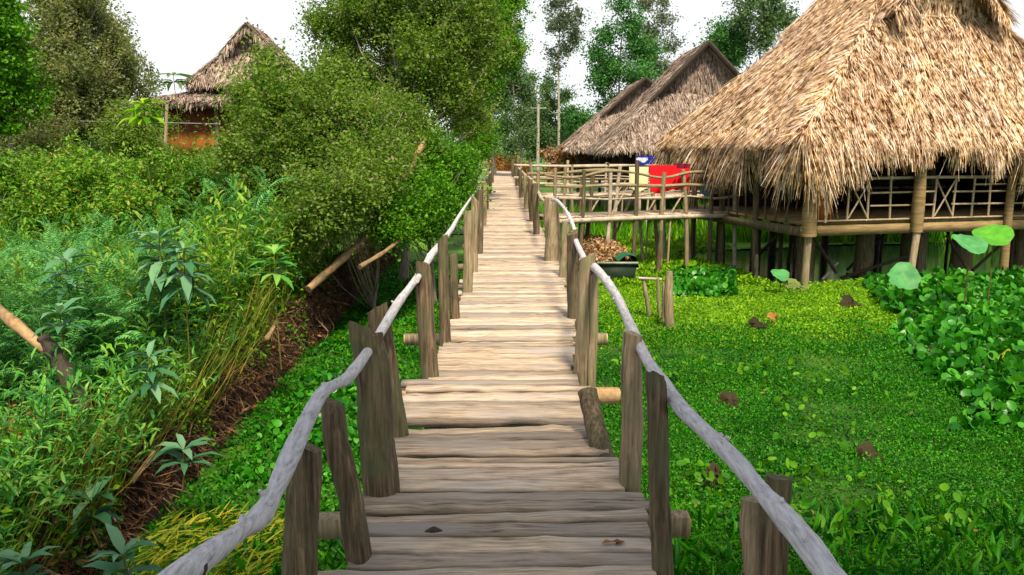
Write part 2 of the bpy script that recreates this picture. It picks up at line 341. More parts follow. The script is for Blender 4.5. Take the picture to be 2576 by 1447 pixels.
# ------------------------------------------------------------------ boardwalk
bw = thing("boardwalk", "long weathered plank boardwalk with crooked pole handrails running straight to the trees", "boardwalk", (0, 3, 0))
yl = [1447, 1416, 1410, 1250, 1240, 1100, 1080, 965, 958, 900, 860, 800, 740, 700, 650, 600, 500, 430]
xl = [805, 805, 930, 935, 990, 1008, 1025, 1025, 1108, 1106, 1130, 1150, 1165, 1180, 1192, 1205, 1226, 1240]
yr = [1447, 1400, 1310, 1240, 1225, 1140, 1085, 975, 945, 880, 800, 740, 650, 600, 500, 430]
xr = [1645, 1642, 1622, 1608, 1558, 1530, 1492, 1470, 1430, 1440, 1438, 1425, 1395, 1370, 1320, 1284]
el = np.array([onZ(a, b, 0) for a, b in zip(xl, yl)]); er = np.array([onZ(a, b, 0) for a, b in zip(xr, yr)])
def edgeL(y): return np.interp(y, el[:, 1], el[:, 0])
def edgeR(y): return np.interp(y, er[:, 1], er[:, 0])
mb = MB(); y = 1.6; k = 0
while y < 58:
    wd = rng.uniform(.07, .17) if y < 25 else rng.uniform(.2, .34)
    n = 15 if y < 20 else 5
    f = np.linspace(0, 1, n); yc = y+wd/2
    x0 = edgeL(yc)-rng.uniform(0, .05); x1 = edgeR(yc)+rng.uniform(0, .05)
    if rng.random() < .12: x0 -= .07
    X = x0+(x1-x0)*f; sk = rng.normal(0, .012)
    lo = y + sk*(f-.5) + np.convolve(rng.normal(0, .012, n+2), [.3, .4, .3], 'valid')
    hi = y+wd + sk*(f-.5) + np.convolve(rng.normal(0, .009, n+2), [.3, .4, .3], 'valid')
    hi -= rng.uniform(.013, .03)*(1 if rng.random() < .75 else 1.9); zz = rng.normal(0, .006) + rng.normal(0, .008)*(f-.5) + rng.normal(0, .003, n)
    tl = rng.normal(0, .006); th = .035
    V = np.vstack([np.c_[X, lo, zz-tl], np.c_[X, hi, zz+tl], np.c_[X, hi, zz-th], np.c_[X, lo, zz-th], np.c_[X, lo+.006, zz-tl+.005], np.c_[X, hi-.006, zz+tl+.005]])
    F = []
    def strip(a, b):
        for i in range(n-1): F.extend([(a*n+i, a*n+i+1, b*n+i+1), (a*n+i, b*n+i+1, b*n+i)])
    strip(4, 5); strip(5, 1); strip(1, 2); strip(2, 3); strip(3, 0); strip(0, 4)
    for e, fl in ((0, 1), (n-1, 0)):
        q = [0*n+e, 4*n+e, 5*n+e, 1*n+e, 2*n+e, 3*n+e]
        for i in range(1, 5): F.append((q[0], q[i+1], q[i]) if fl else (q[0], q[i], q[i+1]))
    mb.add(V, F); y += wd; k += 1
mb.build("deck", 'deck', bw)
for s in (-.38, .38):
    mb = MB(); P = [(s+.1*math.sin(q*.3), q, -.215) for q in np.linspace(1.6, 58, 40)]
    mb.tube(P, .07, 7, .03); mb.build("stringer", 'post', bw, True)
# crossbeams with their sawn ends sticking out
for yy, xa, xb in [(3.62, -1.0, .86), (5.65, -.95, .82), (7.4, -.9, .95), (9.6, -.75, .95), (12, -.7, 1.0), (14.5, -.7, 1.0), (17.5, -.7, 1.0), (21, -.75, 1.0), (25, -.75, 1.0), (30, -.75, .9), (36, -.8, .9)]:
    b = MB().box(((xa+xb)/2, yy, -.092), (xb-xa, .09, .095)).build("crossbeam", 'cut' if yy in (5.65, 9.6) else 'postpale', bw)
    for xe in (xa, xb): MB().box((xe+(.004 if xe > 0 else -.004), yy, -.092), (.008, .084, .09)).build("sawn_end", 'cut', b)
def post(top, bot, wpx, mat='post', jag=.04, parent=bw, X=None):
    """a pole from its deck foot pixel up to its top pixel, driven on into the water"""
    P0 = onZ(bot[0], bot[1], -.02) if X is None else onX(bot[0], bot[1], X)
    P1 = onY(top[0], top[1], P0[1]+.02)
    r = wpx/FPX*P0[1]/2
    d = (P0-P1); lowp = P0 + d/abs(d[2])*1.55
    pts = [P1, P1+.25*(P0-P1)+rng.normal(0, r*.1, 3), P1+.6*(P0-P1)+rng.normal(0, r*.12, 3), P0, lowp]
    m = MB().tube(pts, [r*.92, r, r*1.0, r*1.04, r*1.1], 14, .025, 5)
    V = m.V[0]; tv = V[:14]; tv[:, 2] += rng.normal(0, jag*.1, 14) + .45*(tv[:, 0]-P1[0])*rng.normal() + .3*(tv[:, 1]-P1[1])*rng.normal()
    return m.build("post", mat, parent, True)
for t, b, wd, mt in [
    ((768, 1122), (752, 1502), 92, 'post'), ((838, 1012), (905, 1412), 66, 'post'), ((918, 832), (962, 1246), 92, 'post'), ((948, 775), (1002, 1105), 58, 'post'),
    ((1066, 672), (1082, 952), 45, 'post'), ((1114, 600), (1120, 862), 28, 'post'), ((1140, 640), (1146, 806), 22, 'post'), ((1178, 530), (1176, 742), 26, 'postpale'),
    ((1195, 500), (1192, 690), 20, 'postpale'), ((1208, 480), (1206, 640), 17, 'post'), ((1219, 462), (1217, 570), 13, 'postpale'), ((1226, 452), (1224, 530), 10, 'post'), ((1233, 437), (1232, 490), 9, 'post'), ((1239, 420), (1238, 462), 8, 'post'),
    ((1893, 1255), (1890, 1560), 66, 'postpale'), ((1960, 1200), (1952, 1600), 74, 'post'), ((1592, 838), (1584, 1228), 56, 'postpale'), ((1648, 945), (1668, 1450), 56, 'post'),
    ((1478, 645), (1466, 946), 44, 'postpale'), ((1496, 690), (1488, 952), 22, 'postpale'), ((1440, 585), (1442, 806), 30, 'post'), ((1424, 560), (1416, 700), 22, 'postpale'), ((1384, 503), (1386, 662), 32, 'postpale'), ((1398, 505), (1402, 640), 18, 'post'),
    ((1346, 462), (1350, 592), 17, 'post'), ((1334, 452), (1338, 560), 13, 'post'), ((1321, 440), (1324, 530), 11, 'postpale'), ((1308, 428), (1311, 500), 10, 'post'), ((1299, 418), (1301, 470), 10, 'post'), ((1290, 402), (1292, 446), 10, 'post')]:
    post(t, b, wd, mt)
# short broken stub leaning out at the right edge
a = onZ(1516, 1138, -.02); b = onY(1478, 985, a[1]+.25)
MB().tube([b, (a+b)/2+rng.normal(0, .005, 3), a, a+(a-b)*1.2], [.055, .058, .06, .06], 14, .03, 4).build("post", 'post', bw, True, label="short broken stub post leaning at the right edge of the deck")
def rail(px, X, r0, mat='rail', name="handrail"):
    P = np.array([onX(a, b, X) for a, b in px]); P = P[np.argsort(P[:, 1])]
    r = r0*(1+.12*rng.normal(size=len(P))); r[-1] *= .7
    m = MB().tube(P, r, 14, .022, 6)
    for _ in range(9):                       # knots and lopped twig stubs
        i = rng.integers(0, len(P)-1); f = rng.uniform(); p = P[i]*(1-f)+P[i+1]*f; d = nrm(np.array([rng.normal(), rng.normal()*.3, abs(rng.normal())]))
        m.tube([p+d*r0*.5, p+d*r0*1.02, p+d*r0*rng.uniform(1.15, 1.6)], [r0*.5, r0*.34, r0*.2], 7, .1)
    return m.build(name, mat, bw, True)
rail([(330, 1545), (455, 1447), (535, 1388), (600, 1340), (655, 1298), (690, 1238), (722, 1165), (762, 1078), (808, 992), (842, 968), (880, 945), (945, 856), (1000, 765), (1032, 722), (1068, 672), (1090, 632), (1122, 600)], -.63, .0275)
rail([(1048, 706), (1075, 660), (1100, 624), (1135, 578), (1152, 548), (1178, 508), (1204, 472), (1217, 455)], -.60, .025)
rail([(1204, 470), (1222, 448), (1236, 430), (1242, 420)], -.56, .03, 'palewood')
rail([(2210, 1590), (2088, 1447), (2040, 1382), (1975, 1302), (1905, 1225), (1850, 1158), (1770, 1082), (1712, 1025), (1668, 965), (1628, 905), (1594, 838), (1572, 788), (1548, 740), (1512, 690), (1484, 664), (1462, 655)], .66, .028)
rail([(1478, 668), (1464, 640), (1448, 604), (1444, 575), (1434, 550), (1420, 525), (1402, 506), (1390, 503)], .70, .025)
rail([(1372, 508), (1362, 500), (1350, 476), (1334, 450), (1318, 436), (1303, 422), (1290, 410)], .68, .03, 'palewood')
# wire lashings where the near rails cross their posts
for x, y, X in [(478, 1432, -.63)]:
    p = onX(x, y, X); q = onX(x+9, y-7, X)
    MB().tube([p, q], [.0295, .0295], 14).build("lashing", 'dark', bw, True)
# little landing to the left near the far end
ld = thing("landing", "small railed landing branching left off the far end of the boardwalk", "landing", (-1.9, 41, 0))
MB().box((-1.75, 41, -.06), (2.2, 1.3, .07)).build("deck", 'deck', ld)
for x in (-2.8, -1.9, -1.1): MB().tube([(x, 40.4, .95), (x, 40.4, -1.6)], .05, 7, .02).build("post", 'palewood', ld, True)
for z in (.9, .5): MB().tube([(-2.95, 40.35, z), (-1.8, 40.33, z+.05), (-.75, 40.35, z+.03)], .04, 7, .02).build("rail", 'palewood', ld, True)
lf = MB(); scatter(lf, DIA, [onZ(1512, 1368, .016), onZ(1535, 1364, .016), onZ(1548, 1372, .014)], [(1, .2, .1), (1, -.3, .2), (.7, .6, .05)], [(0, .1, 1)]*3, .06, .035)
tag(lf.build("dry_leaf", 'lf_rust'), "curled rust-red dry leaf lying on the grey deck boards", "leaf")
lf = MB(); q = onZ(1090, 1342, .006); lf.tube([q+(-.04, 0, .004), q+(-.012, .004, .008), q+(.015, .006, .008), q+(.045, .008, .003)], [.003, .016, .013, .002], 10, .12, 2)
tag(lf.build("wood_chip", 'dark', smooth=True), "dark chip of wood lying in a gap of the deck boards", "wood chip")

# ------------------------------------------------------------------ thatch
def inpoly(p, poly):
    x, y = p[:, 0], p[:, 1]; r = np.zeros(len(p), bool); n = len(poly)
    for i in range(n):
        (x1, y1), (x2, y2) = poly[i], poly[(i+1) % n]
        r ^= ((y1 > y) != (y2 > y)) & (x < (x2-x1)*(y-y1)/(y2-y1+1e-12)+x1)
    return r
def face_straw(mb, poly, dens, L, W, down=None, splay=.2, lift=.09, nout=None):
    poly = np.array(poly); n = nrm(np.cross(poly[1]-poly[0], poly[2]-poly[0]))
    if n[2] < -.02 or (nout is not None and n@nout < 0): n = -n
    d = np.array([0, 0, -1.]) - n*(-n[2]) if down is None else np.array(down, float)
    d = nrm(d); e = np.cross(n, d); o = poly[0]
    q = np.c_[(poly-o)@e, (poly-o)@d]
    lo, hi = q.min(0), q.max(0); area = np.prod(hi-lo); N = int(area*dens)
    p = rng.uniform(lo, hi, (N, 2)); p = p[inpoly(p, q)]; N = len(p)
    l = L*rng.uniform(.5, 1.3, N); p[:, 1] -= l*.35
    cl = .14*np.sin(p[:, 0]*5+p[:, 1]*3)+.14*np.sin(p[:, 0]*13-p[:, 1]*6+1)+.12*np.sin(p[:, 0]*23+p[:, 1]*9)          # combed in wandering tufts
    D = d[None] + (rng.normal(0, splay, N)+cl)[:, None]*e + (rng.normal(.05, .05, N))[:, None]*n
    P = o + p[:, :1]*e + p[:, 1:]*d + n*(lift*rng.uniform(0, 1, N)*(.55+.45*np.sin(p[:, 0]*9+np.sin(p[:, 1]*7)*2)))[:, None]
    Nn = n + rng.normal(0, .35, (N, 3))
    scatter(mb, STRAW, P, D, Nn, l, W*rng.uniform(.5, 1.5, N))
def edge_fringe(mb, a, b, out, n, L, W, drop=1.0, tilt=.25, thick=.2, inset=.1, slope=0, up=0):
    a = np.array(a, float); b = np.array(b, float); out = np.array(out, float); along = nrm(b-a)
    t = rng.uniform(0, 1, n); s = t*np.linalg.norm(b-a)
    lump = .95 + .4*np.sin(s*2.3+1)*np.sin(s*.9) + .22*np.sin(s*6.1) + .16*np.sin(s*14+2)
    P = a + t[:, None]*(b-a) - out*rng.uniform(-.02, inset, n)[:, None] + np.c_[np.zeros((n, 2)), rng.uniform(0, thick, n)]
    k = rng.uniform(0, 1, n)*up*np.clip(np.minimum(s, np.linalg.norm(b-a)-s)/1.1, 0, 1); P = P - out*k[:, None]; P[:, 2] += k*slope
    D = np.array([0, 0, -drop]) + out*(rng.normal(tilt, .15, n)+np.minimum(k, .8)*.9)[:, None] + along*(rng.normal(0, .12, n)+.12*np.sin(s*5))[:, None]
    scatter(mb, STRAW, P, D, out + rng.normal(0, .4, (n, 3)), L*lump*rng.uniform(.35, 1.25, n), W*rng.uniform(.5, 1.5, n))
def thatch_roof(fr, Wd, Ln, o, e, g, rz, vg, ro, parent, straw, bed, dens, sl, sw, fring, fl, thick=.14, name="roof", full=True, rake=True):
    """hip roof whose upper part ends in small upright gables (fr: frame; eave e, gable foot g, ridge rz)"""
    sl_ = (rz-e)/(Wd/2+o); ug = -o+(g-e)/sl_
    mir = lambda p: (Wd-p[0], p[1], p[2])
    Lp = [(-o, -o, e), (-o, Ln+o, e), (ug, Ln-vg, g), (ug+.02, Ln-vg+ro, g), (Wd/2, Ln-vg+ro, rz), (Wd/2, vg-ro, rz), (ug+.02, vg-ro, g), (ug, vg, g)]
    Rp = [mir(p) for p in Lp]
    Fp = [(-o, -o, e), (ug, vg, g), (Wd-ug, vg, g), (Wd+o, -o, e)]
    Bp = [(p[0], Ln-p[1], p[2]) for p in Fp]
    Gp = [(ug, vg, g), (Wd/2, vg, rz-.02), (Wd-ug, vg, g)]
    Hp = [(p[0], Ln-p[1], p[2]) for p in Gp]
    Wl = lambda P: [fr(*p) for p in P]
    bed_mb = MB()
    def slab(P, dz):
        P = np.array(Wl(P)); n = len(P)
        V = np.vstack([P, P-(0, 0, dz)]); F = []
        c = V[:n].mean(0); c2 = V[n:].mean(0); V = np.vstack([V, c, c2])
        for i in range(n):
            j = (i+1) % n
            F += [(2*n, i, j), (2*n+1, n+j, n+i), (i, n+i, n+j), (i, n+j, j)]
        bed_mb.add(V, F)
    for P in (Lp, Rp): slab(P, thick)
    for P in (Fp, Bp): slab([(p[0], p[1], p[2]-.012) for p in P], thick)
    for P in (Gp, Hp): bed_mb.add(Wl(P), [(0, 1, 2)])
    roof = bed_mb.build(name, bed, parent)
    sm = MB()
    for P, k, no in ((Lp, 1, None), (Fp, 1, None), (Gp, 1, -fr.v), (Rp, 1 if full else .3, None), (Bp, .3, None), (Hp, .3, fr.v)):
        face_straw(sm, Wl(P), dens*k, sl, sw, nout=no)
    # eaves, rakes and hips
    cn = [fr(-o, -o, e), fr(-o, Ln+o, e), fr(Wd+o, Ln+o, e), fr(Wd+o, -o, e)]
    for i, out in ((0, -fr.u), (1, fr.v), (2, fr.u), (3, -fr.v)):
        a, b = cn[i], cn[(i+1) % 4]; n = int(np.linalg.norm(b-a)*fring)
        edge_fringe(sm, a, b, out, n if i in (0, 3) else n//2, fl, sw*1.2)
    for s, out in ((vg-ro, -fr.v), (Ln-vg+ro, fr.v)) if rake else ():
        for uu in (ug, Wd-ug):
            a, b = fr(uu, s, g), fr(Wd/2, s, rz)
            edge_fringe(sm, a, b, out, int(np.linalg.norm(b-a)*fring*.5), sl*.75, sw, .9, .35, .06)
    strands = sm.build("thatch", straw, roof)
    # ridge roll and hip rolls
    rm = MB()
    hipr = [((Wd/2, vg-ro-.05, rz+.03), (Wd/2, Ln-vg+ro+.05, rz+.03), fr.u, .9)]
    for a, b, sd, kk in hipr:
        A, B = fr(*a), fr(*b)
        for sg in (-1, 1): edge_fringe(rm, A, B, sd*sg, int(np.linalg.norm(B-A)*fring*1.2), sl*.8, sw, .8, .8, .08, .05)
    rm.build("ridge_cap", straw, roof)
    for uu, vv, uo, vo, side in ((ug, vg, -o, -o, -1), (Wd-ug, vg, Wd+o, -o, 1)):
        hm = MB(); A, B = fr(uu, vv, g), fr(uo, vo, e); d = nrm(B-A)
        n = int(np.linalg.norm(B-A)*fring*.5); t = rng.uniform(0, 1, n)
        out = nrm(fr.u*side - fr.v + np.array([0, 0, 1.2]))
        sidev = np.cross(d, out)
        D = d + sidev*rng.normal(0, .6, n)[:, None] + out*rng.normal(.06, .06, n)[:, None]
        scatter(hm, STRAW, A+(B-A)*t[:, None]*.95+out*rng.uniform(0, .08, n)[:, None], D, out+rng.normal(0, .3, (n, 3)), sl*rng.uniform(.5, 1.2, n), sw*rng.uniform(.6, 1.5, n))
        hm.build("hip_thatch", straw, roof)
    return roof, ug

# ------------------------------------------------------------------ big hut on the right
h1 = thing("thatched_hut", "large golden-straw thatched hut on stilts with a shaggy eave and bamboo railing", "hut", H1(0, 0, WZ))
W1, L1 = 8.2, 5.4
roof1, ug1 = thatch_roof(H1, W1, L1, .62, 1.85, 4.75, 6.25, 1.15, .55, h1, 'straw', 'strawbase', 2100, .66, .015, 800, .62)
fm = MB()
for a, b, out, n, L in ((H1(-.6, -.6, 1.8), H1(-.6, L1+.5, 1.8), -H1.u, 4800, 1.0), (H1(-.6, -.6, 1.8), H1(1.25, -.6, 1.8), -H1.v, 1500, 1.1), (H1(5.3, -.6, 1.8), H1(W1+.6, -.6, 1.8), -H1.v, 2500, 1.15), (H1(1.25, -.6, 1.85), H1(5.3, -.6, 1.85), -H1.v, 1400, .66)):
    edge_fringe(fm, a, b, out, n, L, .017, 1, .12, .3, .15)
    edge_fringe(fm, a, b, out, int(n*.9), L*.85, .017, 1, .3, .12, .0, 1.0 if out is not fm and abs(out @ H1.u) > .5 else 1.62, .8)
fm.build("eave_fringe", 'straw', roof1)
MB().tube([H1(ug1-.1, 1.05, 4.74), H1(W1-ug1+.1, 1.05, 4.74)], .03, 8, .02).build("gable_pole", 'bamboo', roof1, True)
MB().box(H1(W1/2, L1/2, -.045), (W1+.3, L1+.3, .07), H1.u, H1.v).build("floor", 'beam', h1)
MB().box(H1(W1/2, -.22, -.2), (W1+.5, .1, .22), H1.u, H1.v).build("beam", 'beam', h1)
MB().box(H1(-.22, L1/2-.2, -.21), (.1, L1-.1, .2), H1.u, H1.v).build("beam", 'post', h1)
MB().box(H1(W1/2, -.18, .01), (W1+.4, .12, .035), H1.u, H1.v).build("floor_edge", 'bamboo', h1)
def hp(u, v, z0, z1, r, mat, name="post", lean=(0, 0), parent=h1, fr=H1):
    return MB().tube([fr(u+lean[0], v+lean[1], z1), fr(u+lean[0]*.5, v+lean[1]*.5, (z0+z1)/2)+rng.normal(0, .012, 3), fr(u, v, z0)], [r*.95, r, r*1.08], 10, .03, 3).build(name, mat, parent, True)
hp(-.1, -.32, -.3, 1.08, .15, 'beam'); hp(-.13, -.30, -1.9, -.25, .085, 'postpale', lean=(.04, 0))
hp(2.75, -.34, -.28, 1.6, .13, 'beam'); hp(2.62, -.36, -1.75, -.2, .085, 'bamboo', lean=(.13, 0))
hp(5.4, -.32, -1.75, 1.5, .1, 'beam'); hp(7.5, -.32, -1.75, 1.5, .1, 'beam')
for v in (1.7, 3.4, 5.0): hp(-.12, v, -1.75, 1.7, .075, 'post', lean=(rng.normal(0, .06), 0))
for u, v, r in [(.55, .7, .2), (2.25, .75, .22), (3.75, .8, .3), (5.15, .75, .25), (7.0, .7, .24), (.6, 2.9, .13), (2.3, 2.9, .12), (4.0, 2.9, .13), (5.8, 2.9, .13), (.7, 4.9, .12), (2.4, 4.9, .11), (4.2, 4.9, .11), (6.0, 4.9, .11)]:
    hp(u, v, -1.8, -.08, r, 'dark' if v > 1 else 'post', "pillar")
for k in range(16):  # extra dark stilts added to break up the bright water below the floor
    hp(rng.uniform(.1, 7.8), rng.uniform(.4, 5), -1.8, -.08, rng.uniform(.035, .06), 'dark', 'extra_stilt', (rng.normal(0, .15), 0))
for a, b in [((.3, .1, -.35), (1.3, .5, -1.3)), ((3.3, .3, -.9), (1.5, .6, -1.45)), ((4.4, .5, -.5), (5.1, .3, -1.5)), ((2.3, 1.4, -1.4), (3.5, 1.4, -.4)), ((6.6, .6, -.5), (5.3, .5, -1.4)), ((.0, 1, -.4), (.3, 2.6, -1.3))]:
    MB().tube([H1(*a), H1(*b)], .04, 7, .03).build("brace", 'dark', h1, True)
# front railing: rails, balusters and crossed panels
fr_rail = MB().tube([H1(.05, -.2, .93), H1(3, -.2, .96), H1(8.1, -.2, .93)], .035, 8, .02, 3).build("railing", 'bamboo', h1, True)
for z, a, b in [(.62, 1.55, 3.3), (.33, 1.55, 3.3), (.62, 3.8, 8.1), (.33, 3.8, 8.1), (.78, 4.4, 8.1)]:
    MB().tube([H1(a, -.2, z), H1(b, -.2, z+rng.normal(0, .02))], .022, 7, .02).build("bar", 'bamboo', fr_rail, True)
for u in (.95, 1.5, 2.1, 3.3, 3.85, 4.4, 4.9, 5.6, 6.2, 6.8, 7.4, 8.0):
    MB().tube([H1(u, -.2, .02), H1(u+rng.normal(0, .02), -.2, 1.0)], .026, 7, .02).build("baluster", 'bamboo', fr_rail, True)
for u0, u1 in ((.95, 1.5), (3.3, 3.85)):
    for z0, z1 in ((.06, .88), (.88, .06)): MB().tube([H1(u0+.02, -.22, z0), H1(u1-.02, -.22, z1)], .02, 7, .02).build("crossed_bar", 'bamboo', fr_rail, True)
sd_rail = MB().tube([H1(-.2, -.1, .93), H1(-.2, L1, .95)], .033, 8, .02, 3).build("railing", 'post', h1, True)
for v in np.arange(.45, 5.2, .42):
    MB().tube([H1(-.2, v, -.05), H1(-.2, v+rng.normal(0, .12), .98)], .024, 7, .02).build("baluster", 'post', sd_rail, True)
MB().tube([H1(.35, -.25, -.02), H1(.47, -.24, .95)], .028, 7, .02).build("strut", 'palewood', h1, True)
MB().tube([H1(-.3, -.36, 1.07), H1(.42, -.3, 1.1)], .04, 8, .02).build("ledge", 'palewood', h1, True)
MB().box(H1(.42, .15, .42), (.75, .04, .84), H1.u, H1.v).build("wall_panel", 'orange_sunlit', h1)
MB().box(H1(W1/2+.2, L1-.4, .9), (W1-.6, .08, 1.9), H1.u, H1.v).build("back_wall", 'dark', h1)  # dark wall added so the open interior reads dark
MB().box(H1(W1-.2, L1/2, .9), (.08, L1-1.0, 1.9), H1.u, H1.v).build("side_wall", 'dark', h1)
for u in (1.6, 3.4, 4.9):
    MB().box(H1(u, 2.1, .62), (1.1, .7, .05), H1.u, H1.v).build("table_top", 'post', h1)
tf = thing("red_banner", "scarlet cloth strip hanging at the corner behind the ragged golden eave", "cloth", H1(-.5, -.28, 1.0))
MB().box(H1(-.42, -.2, 1.22), (.22, .012, .5), H1.u, H1.v).build("fabric", 'red', tf)

# ------------------------------------------------------------------ grey huts behind
def grey_hut(cx, y, half, ln, e, g, rz, vg, label, group):
    fr = Frame((cx-half+.5, y), 0); Wd = 2*(half-.5)
    t = thing("thatched_hut", label, "hut", fr(0, 0, WZ), group)
    rf, ug = thatch_roof(fr, Wd, ln, .5, e, g, rz, vg, .35, t, 'strawgrey', 'strawbasegrey', 420, .5, .03, 150, .28, full=False, rake=False)
    for s in (-1, 1):           # dark rake boards under the gable thatch
        MB().tube([fr(Wd/2, vg-.42, rz+.06), fr(Wd/2+s*(Wd/2-ug)*.5, vg-.44, (g+rz)/2+.07), fr(Wd/2+s*(Wd/2-ug)*1.25, vg-.46, g-(rz-g)*.25+.08)], [.1, .1, .07], 7).build("rake_pole", 'dark', rf, True)
    MB().box(fr(Wd/2, ln/2, -.05), (Wd+.6, ln+.6, .09)).build("floor", 'palewood', t)
    for u in np.linspace(0, Wd, 4):
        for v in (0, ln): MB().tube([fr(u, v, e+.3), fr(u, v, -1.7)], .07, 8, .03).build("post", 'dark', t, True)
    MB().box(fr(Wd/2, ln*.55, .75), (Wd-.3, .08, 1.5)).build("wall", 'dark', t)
    MB().box(fr(Wd*.62, .5, .45), (Wd*.55, .06, .9)).build("front_panel", 'dark', t)
    return t, fr, Wd
g2 = "grey thatched huts in a row beyond the big hut"
grey_hut(7.9, 31.6, 3.9, 7.0, 1.55, 3.7, 5.55, 1.5, "nearer grey thatched hut rising right beside the big golden roof", g2)
grey_hut(7.1, 41, 3.9, 7.5, 1.55, 3.4, 4.95, 1.4, "farthest grey thatched hut, mostly hidden behind the nearer grey hut", g2)
# ------------------------------------------------------------------ side bridges
def footbridge(label, A, B, wd, ups, group, railz=(.98, .55), back=True, mat='palewood', skip=()):
    A = np.array([*A, 0.]); B = np.array([*B, 0.]); d = nrm(B-A); s = np.cross(d, (0, 0, 1.)); ln = np.linalg.norm(B-A)
    t = thing("footbridge", label, "footbridge", (A+B)/2, group)
    dm = MB(); x = 0
    while x < ln:
        k = rng.uniform(.1, .2); dm.box(A+d*(x+k/2)-np.array([0, 0, .03+rng.uniform(0, .01)]), (k-.012, wd*rng.uniform(.95, 1.06), .035), d, np.array([-d[1], d[0], 0])); x += k
    dm.build("deck", 'deck', t)
    for sd in ((1, -1) if back else (1,)):
        o = s*sd*wd/2
        MB().tube([A+o*1.05-(0, 0, .12), (A+B)/2+o*1.05-(0, 0, .1), B+o*1.05-(0, 0, .12)], .06, 8, .03, 3).build("edge_pole", mat, t, True)
        for z in railz:
            MB().tube([A+d*ln*q+o+(0, 0, z+rng.normal(0, .045)) for q in np.linspace(-.03, 1.02, 8)], .034*(1+.25*rng.normal(size=8)).clip(.6, 1.4), 8, .06, 3).build("rail", mat if rng.random() < .6 else 'postpale', t, True)
        for u in np.linspace(.02, .98, ups):
            p = A+d*ln*u+o; MB().tube([p+(rng.normal(0, .07), 0, 1.02+abs(rng.normal(0, .1))), p+(0, 0, -.1), p+(rng.normal(0, .1), 0, -1.7)], rng.uniform(.04, .06), 8, .04, 2).build("post", ('postpale', 'post', mat)[rng.integers(3)], t, True)
        for u in (.3, .62):
            p = A+d*ln*u+o; MB().tube([p+d*.35+(0, 0, .5), p+(0, 0, -.02), p-d*.05+(0, 0, -1.3)], .025, 7, .03).build("brace", 'bamboo', t, True)
    return t
gb = "rustic pole side bridges joining the boardwalk"
nb_ = footbridge("near pole-railed side bridge carrying laundry from the boardwalk to the big golden hut", (.95, 20.3), (6.0, 22.2), 1.1, 8, gb, (1.0, .72, .42))
footbridge("farther pole-railed side bridge leading to the grey huts", (.8, 30.2), (12.5, 30.9), 1.0, 9, gb)
for tp, bt_, wd in (((1467, 444), (1464, 536), 15), ((1640, 455), (1646, 528), 10), ((1600, 470), (1572, 534), 6)): post(tp, bt_, wd, 'postpale', parent=nb_)
# ------------------------------------------------------------------ laundry and other cloth on the rails
def cloth(name, label, px, Y, mat, wob=.03, cat="cloth", thick=.008):
    x0, y0, x1, y1 = px; n, m = 12, 10
    c = thing(name, label, cat, onY((x0+x1)/2, y1, Y))
    tl = onY(x0, y0, Y); tr = onY(x1, y0, Y); bl = onY(x0, y1, Y)
    b = MB(); f = np.linspace(0, 1, n); g = np.linspace(0, 1, m)
    ph = rng.uniform(0, 6); V = []
    for back in (0, 1):
        for q in g:
            x = tl[0]+(tr[0]-tl[0])*(f+.03*q*np.sin(f*9+ph)); dip = (.035*np.sin(f*7+ph)+.12*(2*f-1)**4*(tr[0]-tl[0] > .5))*q
            z = tl[2]+(bl[2]-tl[2])*q + dip; yy = Y + wob*np.sin(f*14+ph+q)*(.2+q) + back*thick
            V += list(zip(x, yy, z))
    F = []; N = n*m
    for bk in (0, N):
        for i in range(m-1):
            for j in range(n-1):
                p = bk+i*n+j; F += [(p, p+1, p+n+1), (p, p+n+1, p+n)]
    b.add(V, F); b.build("fabric", mat, c, 'all'); return c
YB = 21.0
cloth("hung_cloth", "cream yellow cloth hanging over the side bridge rail, left of the red one", (1583, 420, 1632, 478), 21.05, 'cream')
cloth("hung_cloth", "large bright red cloth hanging over the side bridge rail", (1634, 416, 1702, 484), 21.15, 'red', .05)
cloth("hung_cloth", "smaller red garment hanging right of the large red cloth", (1700, 424, 1734, 476), 21.3, 'red', .04)
cloth("hung_cloth", "dark maroon cloth slung above the smaller red garment", (1695, 412, 1736, 428), 21.5, 'maroon')
cloth("hung_cloth", "pale teal towel hanging beneath the rail next to the golden eave", (1762, 452, 1792, 492), 22.0, 'teal')
cloth("hung_cloth", "royal blue cloth hanging behind the cream and red laundry", (1602, 392, 1646, 416), 24, 'blue')
cloth("hung_cloth", "small white rag in front of the royal blue cloth", (1600, 397, 1630, 406), 23.7, 'white')

# ------------------------------------------------------------------ boat, straw heap, stakes
ba = onZ(1552, 716, WZ)
bt = thing("rowboat", "dark green wooden rowboat moored beside the boardwalk, square stern towards us", "boat", ba)
bm = MB(); st = []
for q, hw, zt in [(0, .46, .52), (.25, .50, .50), (.5, .52, .50), (.75, .44, .53), (.93, .2, .6), (1, .03, .66)]:
    yy = ba[1]+q*3.4; bwid = hw*.8
    for x, z in ((-hw, zt), (-bwid, -.08), (bwid, -.08), (hw, zt), (hw-.04, zt), (bwid-.04, .02), (-bwid+.04, .02), (-hw+.04, zt)): st.append((ba[0]+x, yy+(.0 if z > .3 else .05), WZ+z))
F = []
for i in range(5):
    for j in range(8):
        p = i*8+j; q = i*8+(j+1) % 8; F += [(p, p+8, q+8), (p, q+8, q)]
for e in (0, 40): F += [(e, e+1, e+2), (e, e+2, e+3)]
bm.add(st, F); hull = bm.build("hull", 'boat', bt)
MB().box((ba[0], ba[1]-.02, WZ+.5), (.94, .05, .05)).build("stern_rim", 'gunwale', bt)
MB().box((ba[0], ba[1]+.28, WZ+.36), (.88, .22, .03)).build("thwart", 'boat', bt)
tm = MB(); f = np.linspace(0, 1, 8)
V = []; 
